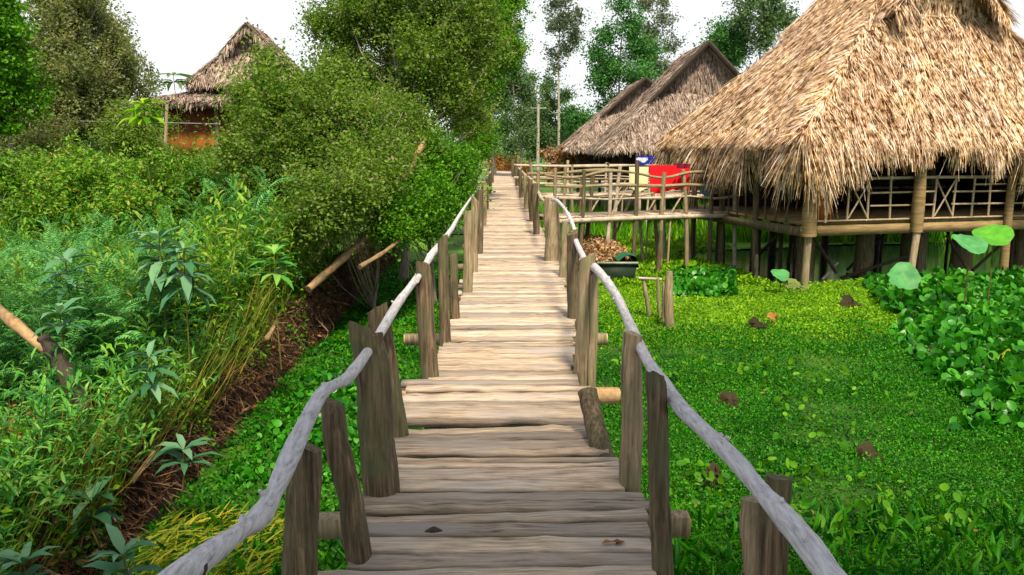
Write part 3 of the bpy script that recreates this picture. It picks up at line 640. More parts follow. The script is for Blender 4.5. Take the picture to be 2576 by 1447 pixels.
for i in range(7):
    for j in range(8):
        a_, b_ = i/6, j/7
        V.append((ba[0]+.02+.48*a_, ba[1]-.04+1.1*b_, WZ+.53+.16*math.sin(a_*2.6)*(1-.5*b_)+.02*math.sin(j*2+i)-(.25*max(0, a_-.85)/.15)))
F = []
for i in range(6):
    for j in range(7): p = i*8+j; F += [(p, p+8, p+9), (p, p+9, p+1)]
tm.add(V, F); tt = thing("tarpaulin", "crumpled green tarpaulin draped over the boat's right side", "tarpaulin", (ba[0]+.25, ba[1]+.4, WZ+.55)); tm.build("sheet", 'tarp', tt, 'all')
hc = np.array([ba[0]-.05, ba[1]+1.9, WZ+.2])
hm = MB(); n = 6500; u = rng.normal(size=(n, 3)); u[:, 2] = abs(u[:, 2]); u = nrm(u)
P = hc + u*np.array([.75, 1.5, .95])*uni(.7, 1.02, n)[:, None]*np.array([1, 1, .72]); P[:, 0] -= .25*(u[:, 2])
scatter(hm, DIA, P, rdir(n, -.2), u+rng.normal(0, .5, (n, 3)), uni(.06, .14, n), uni(.025, .06, n))
th = thing("straw_heap", "heap of rusty dry leaves piled in the rowboat", "leaf heap", hc)
hm.build("leaves", 'lf_dry', th)
cm = MB(); uu = np.linspace(0, 2*np.pi, 17)[:-1]
V = [hc+(.6*math.cos(a)*math.cos(b)-.15*math.sin(b), 1.3*math.sin(a)*math.cos(b),   .55*math.sin(b)) for b in np.linspace(0, 1.5, 6) for a in uu]
F = []
for i in range(5):
    for j in range(16): p = i*16+j; q = i*16+(j+1) % 16; F += [(p, q, q+16), (p, q+16, p+16)]
cm.add(V, F); cm.build("core", 'strawbase', th)
def stake(label, top, bot, wpx, mat='postpale', Z=WZ, bar=None, group="old stakes standing in the weedy water"):
    b = onZ(bot[0], bot[1], Z); t = onY(top[0], top[1], b[1]); r = wpx/FPX*b[1]/2
    s = thing("wooden_stake", label, "stake", b, group)
    MB().tube([t, (t*.6+b*.4)+rng.normal(0, r*.3, 3), b, b+(b-t)*.2], [r*.8, r*1.05, r, r], 10, .06, 4).build("pole", mat, s, True)
    if bar: p, q = onY(*bar[0], b[1]-.03), onY(*bar[1], b[1]-.03); MB().tube([p, q], r*.7, 8, .04).build("crossbar", 'palewood', s, True)
    return s
stake("thick weathered stump standing alone in the green water right of the boat", (1684, 682), (1684, 828), 24)
stake("leaning thin stake bearing a short pale crossbar beside the boat", (1617, 700), (1634, 800), 11, bar=((1606, 700), (1664, 703)))
stake("slim stake under the right end of the pale crossbar", (1655, 700), (1660, 806), 9)
stake("slim stake between the thin leaning stake and the thick stump", (1668, 710), (1668, 815), 8, 'postpale')
stake("dark crooked pole rising behind the boat's green tarpaulin", (1664, 580), (1652, 700), 12, 'post')
stake("short yellowish peg poking out of the shaded water by the big hut", (1904, 640), (1903, 700), 9)
stake("white-tipped broken stick slanting under the big hut's corner", (2108, 660), (2070, 702), 7, 'palewood')

# ------------------------------------------------------------------ left hut among the trees
h4f = Frame((-10.15, 25.2), 4)
h4 = thing("wooden_hut", "small red-brown board hut with grey thatch, half hidden by bushes", "hut", h4f(0, 0, WZ))
h4u = Frame(h4f(.95, .7, 0)[:2], 4)
thatch_roof(h4f, 4.8, 4.6, .55, 2.9, 3.62, 3.72, 2.1, .1, h4, 'strawgrey', 'strawbasegrey', 420, .45, .028, 160, .2, rake=False)
thatch_roof(h4u, 2.9, 3.2, .3, 3.52, 4.5, 5.3, .55, .4, h4, 'strawgrey', 'strawbasegrey', 500, .45, .028, 160, .22)
MB().box(h4f(2.4, .05, 2.15), (4.7, .08, 1.7), h4f.u, h4f.v).build("wall", 'redwall', h4)
MB().box(h4f(2.4, -.02, 1.72), (4.7, .05, .75), h4f.u, h4f.v).build("sunlit_boards", 'orange_sunlit', h4)  # orange band paints sunlight on the lower part of the red wall
MB().box(h4f(.05, 2.3, 2.15), (.08, 4.4, 1.7), h4f.u, h4f.v).build("wall", 'redwall', h4)
for u in (-.05, 1.6, 3.2, 4.8): MB().tube([h4f(u, -.1, 2.95), h4f(u, -.1, -1.6)], .06, 8, .02).build("post", 'bamboo', h4, True)
MB().box(h4f(2.4, 2.3, 1.22), (5.0, 4.8, .09), h4f.u, h4f.v).build("floor", 'dark', h4)

# ------------------------------------------------------------------ trees and shrubs
def foliage(mb, blobs, nleaf, leaf, spread=.22, per=45, T=DIA, asp=.6, shell=2.4, droop=-.15):
    sub = []
    for c, r in blobs:
        c = np.array(c); r = np.array(r); sub.append((c, r*.62))
        for _ in range(6):
            d = nrm(rng.normal(size=3)); sub.append((c+d*r*rng.uniform(.5, .95), r*rng.uniform(.25, .5)))
    vol = np.array([b[1][0]*b[1][1]*b[1][2] for b in sub])**.75; cnt = (nleaf*vol/vol.sum()/per).astype(int)+1
    cl, ax = [], []
    for (c, r), k in zip(sub, cnt):
        u = nrm(rng.normal(size=(k, 3)))
        cl.append(c+u*(rng.uniform(.05, 1, k)**(1/shell))[:, None]*r*(1+.15*rng.normal(size=(k, 1)))); ax.append(nrm(u+np.array([0, 0, .5])+rng.normal(0, .4, (k, 3))))
    C = np.vstack(cl); AX = np.repeat(np.vstack(ax), per, 0); n = len(C)*per
    sp = np.repeat(spread*rng.uniform(.4, 1.5, len(C)), per)                       # sprays: long along the twig, thin across it
    P = np.repeat(C, per, 0) + nrm(rng.normal(size=(n, 3)))*(rng.uniform(0, 1, n)**.5*sp*.95)[:, None] + AX*(rng.uniform(-1, 1, n)*sp*1.9)[:, None]
    L = leaf*uni(.6, 1.4, n)
    scatter(mb, T, P, rdir(n, droop, .7), rdir(n, .7), L, L*asp*uni(.7, 1.3, n))
    return C
def tree(name, label, cat, base, blobs, nleaf, leaf, mat, trunk, tr, tmat='bark', group=None, spread=.2, twigs=40, per=70, T=DIA, asp=.6, shell=2.4, bare=0, forks=()):
    t = thing(name, label, cat, base, group)
    mb = MB(); C = foliage(mb, blobs, nleaf, leaf, spread, per, T, asp, shell); mb.build("crown", mat, t)
    trunk = np.array(trunk, float); tm = MB(); tm.tube(trunk, np.linspace(tr, tr*.35, len(trunk)), 9, .04, 4)
    for f in forks: f = np.array(f, float); tm.tube(f, np.linspace(tr*.7, tr*.25, len(f)), 8, .04, 4)
    ts = np.linspace(0, len(trunk)-1, 24); tk = np.stack([np.interp(ts, np.arange(len(trunk)), trunk[:, q]) for q in range(3)], 1)
    for c in C[rng.choice(len(C), min(twigs, len(C)), False)]:
        hd = np.linalg.norm((tk-c)[:, :2], axis=1)
        s = tk[np.argmin(np.abs(tk[:, 2]-(c[2]-rng.uniform(.5, 1.1)*hd)))]
        if np.linalg.norm((s-c)[:2]) > 1.3*(c[2]-s[2])+.25: continue
        m = s*.5+c*.5+rng.normal(0, .12, 3)+(0, 0, -.08)
        tm.tube([s, m, c+(c-m)*.25], [tr*.22+.003, tr*.14+.002, tr*.05+.002], 5, .05, 3, False)
    tm.build("trunk", tmat, t, True)
    return t
def pb(x, y, Y, rx, ry, rz): return (onY(x, y, Y), (rx, ry, rz))
def gnd(x, Y, z=WZ): return np.array([onY(x, 500, Y)[0], Y, z])
def simple(label, px, Y, nleaf, leaf, mat, blobs, tmat='bark', name="tree", cat="tree", tr=.09, group=None, top=None, **k):
    b = gnd(px, Y); tz = top if top is not None else max(bl[0][2] for bl in blobs)
    ctr = np.mean([bl[0] for bl in blobs], 0)
    tk = [b, b*.6+.4*np.array([ctr[0], Y, tz])+(rng.normal(0, .1), 0, -.2*(tz-WZ)*.2), [ctr[0], ctr[1], tz]]
    return tree(name, label, cat, b, blobs, nleaf, leaf, mat, tk, tr, tmat, group, **k)
gm = "leafy trees crowding the left side of the boardwalk"
simple("broad olive bush in front of the small red-brown hut", 700, 14.5, 85000, .062, 'lf_olive',
       [pb(700, 320, 14.2, .8, .9, .75), pb(775, 265, 14.6, .85, .9, .85), pb(850, 330, 14.8, .9, .9, .9), pb(700, 430, 14, 1.0, .9, .7), pb(860, 460, 14, .9, .9, .7), pb(655, 430, 14.4, .55, .8, .5), pb(630, 345, 14.8, .5, .7, .5), pb(705, 200, 15, .5, .7, .5), pb(645, 250, 15, .4, .6, .45), pb(590, 425, 15, .45, .6, .35)], name="shrub", cat="shrub", tr=.06, group=gm, twigs=120)
simple("tallest tree, its grey-twigged olive crown reaching out of the top of the photo", 1010, 19, 150000, .068, 'lf_olive',
       [pb(960, 250, 19, 1.5, 1.5, 1.6), pb(1060, 120, 19, 1.6, 1.5, 1.7), pb(950, 40, 19.4, 1.3, 1.4, 1.4), pb(1120, 10, 19, 1.4, 1.4, 1.5), pb(1030, -120, 19, 1.5, 1.5, 1.3), pb(1150, 240, 19.4, .9, 1.2, 1.3), pb(1010, 380, 18.5, 1.2, 1.2, 1.0), pb(870, 120, 19, .8, 1.0, 1.1), pb(835, 215, 18.6, .8, 1, .9), pb(900, 20, 19, .7, 1, .9)], group=gm, tr=.13, twigs=260)
simple("dense bright green tree overhanging the boardwalk's far left edge", 1180, 25, 70000, .07, 'lf_bright',
       [pb(1190, 330, 25, .75, 1.2, 1.3), pb(1205, 190, 25, 1.1, 1.3, 1.5), pb(1235, 60, 25.4, 1.2, 1.3, 1.4), pb(1160, 430, 24, .7, 1.0, .8), pb(1270, 120, 26, .6, .8, .8)], group=gm, tr=.1, twigs=60)
simple("low bright shrub pressing against the boardwalk's left handrail", 1090, 16, 60000, .058, 'lf_bright',
       [pb(1080, 420, 16.4, .75, .9, .7), pb(1140, 470, 17, .45, .8, .6), pb(1010, 480, 15.4, .8, .9, .55), pb(1085, 530, 15.5, .65, .8, .45), pb(960, 540, 14.2, .7, .8, .4)], name="shrub", cat="shrub", tr=.05, group=gm, twigs=60)
simple("dull grey-green shrub between the broad olive bush and the low bright shrub", 930, 15.5, 62000, .058, 'lf_olive',
       [pb(900, 480, 13.2, .7, .8, .45), pb(960, 400, 15.5, .8, .9, .8), pb(800, 520, 12.6, .7, .7, .4), pb(1010, 330, 16.5, .8, .9, .8)], name="shrub", cat="shrub", tr=.05, group=gm, twigs=120)
simple("big dull-leaved tree at the photo's left edge with grey twigs", 170, 21, 95000, .075, 'lf_dull',
       [pb(60, 180, 21, 1.5, 1.5, 1.5), pb(190, 150, 21.3, 1.5, 1.5, 1.5), pb(290, 210, 21.6, .85, 1.2, 1.2), pb(150, 40, 21, 1.3, 1.4, .9), pb(270, 110, 21.3, .75, 1, .8), pb(230, 290, 21, 1.2, 1.2, .7), pb(40, 300, 20.5, 1.3, 1.3, .8)], group=gm, tr=.13, twigs=260)
simple("slender bright green tree in front of the big dull-leaved tree", 45, 17, 15000, .085, 'lf_bright',
       [pb(20, 120, 17, .55, .8, .9), pb(60, 220, 17.2, .5, .7, .6), pb(0, 40, 17, .6, .8, .7), pb(-20, 260, 17, .6, .7, .6)], group=gm, tr=.07, twigs=30)
# leaning brown trunk in the low bushes and scrub behind the weeds
gs = "yellow-green scrub behind the weeds on the left"
for i, (x, y, Y, rx, rz, lab, mt) in enumerate([(40, 455, 15, 1.2, .6, "low yellow-green scrub bush at the photo's left edge below the dull tree", 'lf_weedfar'), (170, 440, 17, 1.1, .55, "low scrub bush with rusty sprigs under the big dull tree", 'lf_olive'),
        (300, 450, 15.5, 1.0, .45, "low scrub bush left of the fence's yellow pole", 'lf_weedfar'), (440, 455, 16, 1.0, .4, "low scrub bush right under the red-brown hut wall", 'lf_weedfar'), (570, 440, 15.5, .7, .45, "low scrub bush at the dark right end of the hut wall", 'lf_weed'),
        (110, 350, 20, 1.3, .7, "tall dull scrub bush below the dull tree's crown", 'lf_dull'), (330, 325, 20, .9, .7, "tall scrub bush under the dull tree's right-hand side", 'lf_olive')]):
    simple(lab, x, Y, 12000, .085, mt, [pb(x, y, Y, rx, 1.0, rz), pb(x+40, y+60, Y-.6, rx*.9, .9, rz*.8)], name="scrub_bush", cat="bush", tr=.04, group=gs, twigs=25, asp=.42)
# trees far beyond the deck
gf = "slim trees beyond the huts and the boardwalk's end"
def fartree(label, x, y0, y1, wpx, Y, n, leaf, mat, lean=0, nb=5, sp=.4, tmat='palebark', tr=.12, per=30, foot=None):
    blobs = []
    k = Y/FPX; nb = nb+3
    for i in range(nb):
        f = (i+.4)/nb; tap = .45+.75*math.sin(min(1, f*1.1+.12)*2.4); sd = (1 if i % 2 else -1)*rng.uniform(.1, .34)
        rr = wpx*k*rng.uniform(.2, .36)*tap
        blobs.append(pb(x + lean*(1-f) + sd*wpx*tap, y0+(y1-y0)*(f+rng.normal(0, .03)), Y+rng.normal(0, .4), rr, rr, rr*rng.uniform(.7, 1.2)))
    b = gnd(x, Y, -1.4); t = onY(x+lean, y0+10, Y)
    tree("tree", label, "tree", b, blobs, int(n*1.3), leaf*.8, mat, [b, b*.65+t*.35+(rng.normal(0, .2), 0, 0), b*.3+t*.7+(rng.normal(0, .2), 0, 0), t], tr*.7, tmat, gf, sp*.8, 40, per, shell=1.6)
fartree("tall wispy grey-green tree standing alone in the sky gap", 1408, -40, 185, 78, 58, 5200, .19, 'lf_fargrey', 5, 6, .42)
fartree("dense emerald tree rising just left of the grey huts", 1555, 20, 290, 130, 55, 17000, .2, 'lf_fargreen', 15, 6, .5)
fartree("airy grey-green tree right behind the dense emerald one", 1655, -60, 230, 90, 60, 6500, .2, 'lf_fargrey', 0, 6, .5)
fartree("green tree showing above the nearer grey hut's peak", 1815, 55, 190, 105, 46, 9000, .17, 'lf_fargreen', 5, 4, .45)
fartree("leafy branches showing where the golden roof's slope meets the sky", 1900, -40, 120, 120, 45, 8000, .17, 'lf_far', 15, 4, .45)
fartree("olive tree beside the far end of the boardwalk", 1295, 150, 390, 90, 48, 12000, .16, 'lf_far', -4, 6, .4)
fartree("greyish slim tree just right of the boardwalk's end", 1350, 190, 395, 70, 56, 9000, .18, 'lf_far', 0, 5, .4)
fartree("small dark tree behind the taller concrete pole", 1398, 205, 395, 72, 62, 9000, .19, 'lf_far', -2, 5, .45)
fartree("low green tree left of the farthest grey roof", 1455, 270, 400, 75, 50, 8000, .16, 'lf_fargreen', 0, 4, .4)
fartree("bare-stemmed pale tree with a thin crown at the boardwalk's left end", 1252, 120, 330, 60, 50, 5500, .16, 'lf_far', 2, 5, .4, tr=.15)
mb = MB(); bl = []
for x in np.arange(-300, 2900, 55):
    Y = rng.uniform(75, 110); top = rng.uniform(285, 345) if x > 1150 else rng.uniform(260, 350)
    bl.append(pb(x, (top+400)/2, Y, 2.4, 2.0, (400-top)/2*Y/FPX*1.1))
foliage(mb, bl, 95000, .32, .7, 40)
tag(mb.build("far_woods", 'lf_far'), "haze-tinted green belt of woods closing the horizon", "woods", kind='stuff')
tm = MB()
# tree behind the camera on the sunny side, shading the near boards
shade = tree("tree", "leafy shade tree standing beside the start of the boardwalk", "tree", (5.2, -4.4, WZ),
     [((x, y, 8.4+.4*math.sin(x*2+y)), (1.5, 1.4, .8)) for x in np.arange(-1.2, 13, 1.7) for y in (-4.7, -3.2, -1.7)],
     90000, .18, 'lf_olive', [(5.2, -4.4, WZ), (5.0, -4.2, 3), (4.8, -3.8, 6.5), (4.8, -3.4, 9)], .2, twigs=40, spread=.4)

# dead trunks and logs
def log(label, pts, r, mat='logwood', name="log", cat="log"):
    P = np.array(pts); t = thing(name, label, cat, P[0])
    MB().tube(P, r, 10, .1, 6).build("wood", mat, t, True); return t
log("pale broken log lying along the top of the earth bank", [onY(775, 728, 12.2), onY(850, 662, 12.9), onY(930, 590, 13.8)], [.065, .06, .04])
log("thin brown branch running beside the pale log towards the bushes", [onY(905, 672, 12.6), onY(980, 625, 13.3), onY(1045, 570, 14.3)], [.04, .035, .02])
log("dark rotten trunk with ragged end rising to meet the orange-brown broken log", [onY(110, 850, 6.75), onY(160, 930, 6.6), onY(215, 1040, 6.4)], [.05, .075, .07], 'dark')
log("leaning brown dead trunk showing through the bright shrub", [onY(990, 470, 14.6), onY(1030, 420, 15.1), onY(1065, 362, 15.6)], [.07, .075, .05])
log("orange-brown broken log jutting in from the photo's left edge", [onY(-60, 742, 7.2), onY(20, 800, 7.0), onY(140, 905, 6.8)], [.05, .05, .025])
log("chopped orange stub sticking up out of the bank's crest", [onZ(655, 872, -.85), onZ(672, 850, -.7), onZ(690, 822, -.6)], [.035, .035, .02])
log("yellow-brown stick slanting down the near end of the bank", [onY(330, 1215, 6.3), onY(390, 1135, 6.6)], [.022, .016])

# poles and wires
for x, y0, Y, lab in ((1354, 262, 52, "taller concrete utility pole with a crossarm left of the huts"), (1406, 275, 56, "shorter concrete utility pole close to the farthest hut")):
    t = thing("utility_pole", lab, "utility pole", gnd(x, Y, -1.4), "concrete utility poles"); p = onY(x, y0, Y)
    MB().tube([p, (p[0], Y, -1.6)], [.08, .12], 8).build("pole", 'concrete', t, True)
    MB().box(p-(0, 0, .25), (1.0, .06, .06)).build("crossarm", 'concrete', t)
    for s in (-.45, .45):
        q = p+(s, 0, -.2); MB().tube([q, q+(-1.5, 5, -.4), q+(-3, 12, -.5)] if x == 1354 else [q, q+(1.5, 5, -.4), q+(3, 10, -.3)], .014, 5).build("wire", 'wire', t)
fe = thing("wire_fence", "thin wire strung between yellowish poles in front of the red-brown hut", "fence", gnd(417, 19))
MB().tube([onY(420, 262, 19), onY(414, 420, 19)], .035, 7, .02).build("pole", 'bamboo', fe, True)
MB().tube([onY(352, 285, 19.4), onY(350, 420, 19.4)], .03, 7, .02).build("pole", 'bamboo', fe, True)
MB().tube([onY(100, 303, 20), onY(300, 307, 19.6), onY(417, 309, 19), onY(548, 312, 18.6)], .009, 5).build("wire", 'wire', fe)

# ------------------------------------------------------------------ weeds of the left marsh
def weeds(stem, leaf, base, H, lean, L, nn=15, start=.25, asp=.24, el0=.05, el1=.9, T=LONG):
    n = len(base); ph = uni(0, 6.28, n)
    up = np.array([0, 0, 1.])
    D = up*H[:, None] + lean
    scatter(stem, BLADE, base, D, rdir(n), np.linalg.norm(D, axis=1), .006+.004*H)
    for j in range(nn):
        f = start+(1-start)*j/(nn-1); P = base + D*f
        az = ph + j*2.4 + rng.normal(0, .3, n); e = el0+(el1-el0)*f**3 + rng.normal(0, .2, n)
        d = np.c_[np.cos(az)*np.cos(e), np.sin(az)*np.cos(e), np.sin(e)]
        l = L*(1.0-.45*abs(f-.6))*uni(.7, 1.25, n)
        scatter(leaf, T, P, d, np.tile(up, (n, 1))+rng.normal(0, .25, (n, 3)), l, l*asp)
def region(n, y0, y1, xf, p=1.0):
    Y = y0+(y1-y0)*rng.uniform(0, 1, n)**p; a, b = xf(Y); return np.c_[a+(b-a)*rng.uniform(0, 1, n), Y]
lx = lambda Y: (-.68*Y-1.0, np.full_like(Y, -3.2))
wz = lambda q: np.maximum(bankz(q[:, 0], q[:, 1]), -1.42)
sm, l1 = MB(), MB()
q = region(1250, 3.6, 9.5, lx, .8); H = uni(.5, 1.3, len(q))*(.95+.5*fbm(q[:, 0], q[:, 1], .7)); H = np.clip(H, .3, 1.7)*np.clip(.35+(q[:, 1]-3.6)/3, .35, 1)*np.clip(.5+(-3.1-q[:, 0])*.8, .5, 1)
weeds(sm, l1, np.c_[q, wz(q)], H, np.c_[rng.normal(.22, .2, len(q)), rng.normal(0, .15, len(q)), np.zeros(len(q))], uni(.1, .18, len(q)), 13, .45, .18)
tag(sm.build("weed_stalks", 'stem'), "thin upright stalks of the near marsh weeds", "weeds", kind='stuff')
tag(l1.build("weeds", 'lf_weed'), "dense green narrow-leaved weeds filling the left marsh", "weeds", kind='stuff')
sm, l2 = MB(), MB()
q = region(3900, 8.5, 20, lx); H = np.clip(uni(1.1, 1.95, len(q))*(1.0+.4*fbm(q[:, 0], q[:, 1], .5))*(.9+.02*(q[:, 1]-9)), .6, 2.75)
weeds(sm, l2, np.c_[q, wz(q)], H, np.c_[rng.normal(0, .18, len(q)), rng.normal(0, .15, len(q)), np.zeros(len(q))], uni(.11, .2, len(q)), 22, .3, .22)
l2.V += sm.V; l2.F += [f+l2.n for f in sm.F]
tag(l2.build("far_weeds", 'lf_weedfar'), "yellow-green taller weeds farther back on the left", "weeds", kind='stuff')
# ferny-leaved weeds: each leaf a frond of paired leaflets
fv, ff = [], []
for k in range(11):
    x = .12+.08*k; zz = .16*math.sin(x*2.6)-.14*x*x; hw = .5*math.sin(.35+2.5*x)
    for sg in (-1, 1):
        o = len(fv); fv += [(x, 0, zz), (x+.02, sg*hw*.55, zz+.03), (x+.10, sg*hw, zz-.02), (x+.075, sg*hw*.5, zz+.0)]; ff += [(o, o+1, o+2), (o, o+2, o+3)] if sg < 0 else [(o, o+2, o+1), (o, o+3, o+2)]
o = len(fv); fv += [(0, .015, 0), (0, -.015, 0), (.98, 0, .02)]; ff.append((o, o+1, o+2))
FROND = (np.array(fv), ff)
sm, l3 = MB(), MB()
q = region(420, 7.2, 14, lambda Y: (-.6*Y-.6, -3.3-.02*Y)); H = np.clip(uni(1.2, 2.0, len(q))*(.9+.3*fbm(q[:, 0]+4, q[:, 1], .6)), .8, 2.4)
weeds(sm, l3, np.c_[q, wz(q)], H, np.c_[rng.normal(.1, .2, len(q)), rng.normal(0, .15, len(q)), np.zeros(len(q))], uni(.28, .46, len(q)), 11, .45, .42, 0, .8, FROND)
l3.V += sm.V; l3.F += [f+l3.n for f in sm.F]
tag(l3.build("ferny_weeds", 'lf_fern'), "feathery blue-green ferny weeds rising above the left marsh", "weeds", kind='stuff')
# low undergrowth between the weeds
n = 130000; q = region(n, 2.0, 16, lambda Y: (-.68*Y-1.0, -3.05-.1*np.sin(Y*3)), 1.35); L = uni(.03, .085, n)
mb = MB(); hh = np.abs(rng.normal(0, .22, n))*(1+.8*fbm(q[:, 0], q[:, 1], 1.1))
scatter(mb, DIA, np.c_[q, np.maximum(bankz(q[:, 0], q[:, 1]), -1.4)+np.abs(hh)], rdir(n, .1), rdir(n, 1.0), L, L*.6)
tag(mb.build("undergrowth", 'lf_under'), "low small-leaved undergrowth on the left marsh floor", "undergrowth", kind='stuff')
n = 9000; q = region(n, 4.0, 11, lambda Y: (-.6*Y-1.5, np.full_like(Y, -3.3))); mb = MB(); L = uni(.05, .12, n)
k = fbm(q[:, 0]+3, q[:, 1], .8) > .35; q = q[k]; L = L[k]
scatter(mb, DIA, np.c_[q, -1.4+uni(.1, .95, len(q))], rdir(len(q), -.1), rdir(len(q), .6), L, L*.5)
tag(mb.build("withered_leaves", 'lf_rust'), "patches of rusty withered leaves among the left weeds", "leaves", kind='stuff')
# slanting reeds
n = 3800; q = region(n, 4.2, 10.5, lambda Y: (-3.06-.24*Y, np.full_like(Y, -3.06))); mb = MB()
D = np.c_[rng.normal(.5, .18, n), rng.normal(.25, .2, n), np.ones(n)]; L = uni(.35, 1.1, n)*np.clip(.4+(q[:, 1]-4)/3, .4, 1)
scatter(mb, BLADE, np.c_[q, bankz(q[:, 0], q[:, 1])-.03], D, rdir(n), L, uni(.005, .012, n))
tag(mb.build("reeds", 'reed'), "slanting thin yellow-green reed stems beside the earth bank", "reeds", kind='stuff')
# fibrous roots and dead grass on the bank
n = 26000; Y = 2.2+20*rng.uniform(0, 1, n)**1.5; X = -2.93-uni(0, .5, n); mb = MB()
D = np.c_[rng.normal(.35, .5, n), rng.normal(0, .6, n), rng.normal(-.5, .5, n)]
scatter(mb, STRAW, np.c_[X, Y, bankz(X, Y)+uni(-.01, .07, n)], D, rdir(n, .5)+np.array([.8, 0, .5]), uni(.06, .28, n), uni(.005, .012, n))
tag(mb.build("dead_grass", 'root'), "brown dead grass and root fibres matting the earth bank", "dead grass", kind='stuff')
n = 2600; Y = 2.2+16*rng.uniform(0, 1, n)**1.3; X = -2.93-uni(0, .4, n); mb = MB(); L = uni(.04, .1, n)
scatter(mb, DIA, np.c_[X, Y, bankz(X, Y)+uni(0, .06, n)], rdir(n), rdir(n, .8), L, L*.55)
tag(mb.build("fallen_leaves", 'lf_rust'), "fallen russet leaves caught on the earth bank", "leaves", kind='stuff')
mb = MB()
for _ in range(240):
    Y = 2.4+18*rng.uniform()**1.3; X = -2.93-rng.uniform(0, .35); p = np.array([X, Y, bankz(np.array(X), np.array(Y))+.02]); st_ = rng.uniform(.2, .6)
    d = nrm(np.array([rng.normal(.25, .2), rng.normal(0, 1), rng.normal(-.25, .5)])); r_ = rng.uniform(.006, .018)
    mb.tube([p, p+d*st_*.4+rng.normal(0, .03, 3), p+d*st_*.8+rng.normal(0, .05, 3)-(0, 0, .03), p+d*st_-(0, 0, .12)], [r_, r_*.9, r_*.7, r_*.3], 6, .1, 2)
tag(mb.build("roots", 'root', smooth='all'), "tangled brown roots and twigs clinging to the bank's side", "roots", kind='stuff')
# single broad-leaved plants that stand out
def hero(label, px, Y, L, H, nl, mat='lf_blue', tilt=.25, asp=.27, layers=1):
    tip = onY(px[0], px[1], Y); b = tip-(rng.normal(.0, .04), 0, H)
    t = thing("broad_leaved_weed", label, "weed", b, "tall broad-leaved weeds standing out on the left")
    MB().tube([b, (b+tip)/2+rng.normal(0, .02, 3), tip], [.008, .007, .005], 6).build("stem", 'stem', t, True)
    lm = MB()
    for k in range(layers):
        az = np.linspace(0, 6.28, nl, endpoint=False)+rng.normal(0, .2, nl)+k*.6; e = rng.normal(tilt-.25*k, .2, nl)
        l = L*uni(.75, 1.2, nl)*(1+.1*k)
        scatter(lm, LONG, np.tile(tip-(0, 0, .11*k), (nl, 1)), np.c_[np.cos(az)*np.cos(e), np.sin(az)*np.cos(e), np.sin(e)], np.tile((0, 0, 1.), (nl, 1))+rng.normal(0, .12, (nl, 3)), l, l*asp)
    lm.build("leaves", mat, t); return t
hero("blue-green rosette of long leaves at the near end of the bank", (232, 1262), 5.6, .27, .35, 8, layers=2)
hero("blue-green rosette on the bank's edge, upper right of the nearest rosette", (462, 1132), 6.2, .25, .35, 7, layers=2)
hero("dark-leaved plant cut by the bottom edge of the photo, left of the handrail", (310, 1400), 4.4, .22, .4, 8, 'lf_blue', layers=2)
hero("dark-leaved plant in the bottom left corner of the photo", (60, 1420), 4.6, .22, .5, 8, 'lf_blue', layers=2)
hero("weed with drooping leaves halfway up the photo's left edge", (150, 790), 6.6, .22, 1.2, 7, layers=2)
hero("tall weed with layered blue-green leaves amid the marsh", (400, 600), 7.8, .30, 1.6, 8, layers=4)
hero("tall weed with layered leaves, right of the other layered weed", (462, 632), 7.6, .28, 1.5, 8, layers=4)
hero("tall weed with a long wavy top shoot left of the layered weeds", (165, 660), 7.4, .26, 1.4, 7, layers=3)
hero("pale weed near the bank's pale log", (690, 640), 9.0, .25, 1.3, 8, 'lf_weed', layers=3)
hero("bright weed with a star of leaves near the reeds", (375, 900), 6.6, .22, .8, 7, layers=3)
hero("star-leaved stalk standing up against the white sky left of the hut roof", (436, 190), 14, .33, 1.6, 8, 'lf_far', .05, .2, 2)
hero("bright lime stalk in front of the hut's left eave", (362, 262), 14.5, .36, 1.5, 9, 'lf_lime', .15, .3, 3)

# ------------------------------------------------------------------ plants on the water, right and left of the deck
def carpet(name, label, n, y0, y1, xf, mat, La, Lb, h=.12, T=DIA, asp=.6, p=1.6, cond=None, zs=.9, cat="plants"):
    q = region(n, y0, y1, xf, p)
    if cond is not None: q = q[cond(q[:, 0], q[:, 1])]
    n = len(q); L = uni(La, Lb, n)*np.clip(.6+q[:, 1]/14, .8, 1.6)
    bumpy = np.clip(.55+.6*fbm(q[:, 0], q[:, 1], 1.7), .1, 1.4)
    mb = MB(); scatter(mb, T, np.c_[q, WZ+.02+rng.uniform(0, 1, n)**1.4*h*bumpy], rdir(n, .25), rdir(n, zs), L, L*asp*uni(.7, 1.3, n))
    return tag(mb.build(name, mat), label, cat, kind='stuff')
free = lambda X, Y: not_under_hut(X, Y)
carpet("water_weed", "low fine-leaved water weed covering the pond right of the deck", 520000, 2.4, 16.5, lambda Y: (np.full_like(Y, .5), .68*Y+1.2), 'lf_carpet', .015, .034, .18,
       cond=lambda X, Y: rng.uniform(0, 1, len(X)) < np.clip((15-Y+1.6*fbm(X, Y, .7))/3.5, 0, 1)*np.clip(.95+1.1*fbm(X+5, Y, 1.3), .15, 1))
carpet("duckweed_leaves", "lime green floating leaves in a bright band before the big hut", 80000, 12.3, 19, lambda Y: (np.full_like(Y, .8), .66*Y+1.5), 'lf_lime', .02, .045, .05, p=.9, cond=free, zs=2.0)
carpet("pond_weed", "bright green floating weed beyond the stilts", 26000, 18, 30, lambda Y: (np.full_like(Y, 1.0), np.full_like(Y, 7.0)), 'lf_lime', .05, .1, .12, p=1, cond=free)
carpet("ditch_weed", "green weed filling the ditch between deck and earth bank", 70000, 2.0, 22, lambda Y: (np.full_like(Y, -3.0), np.full_like(Y, -.2)), 'lf_carpet', .022, .055, .12)
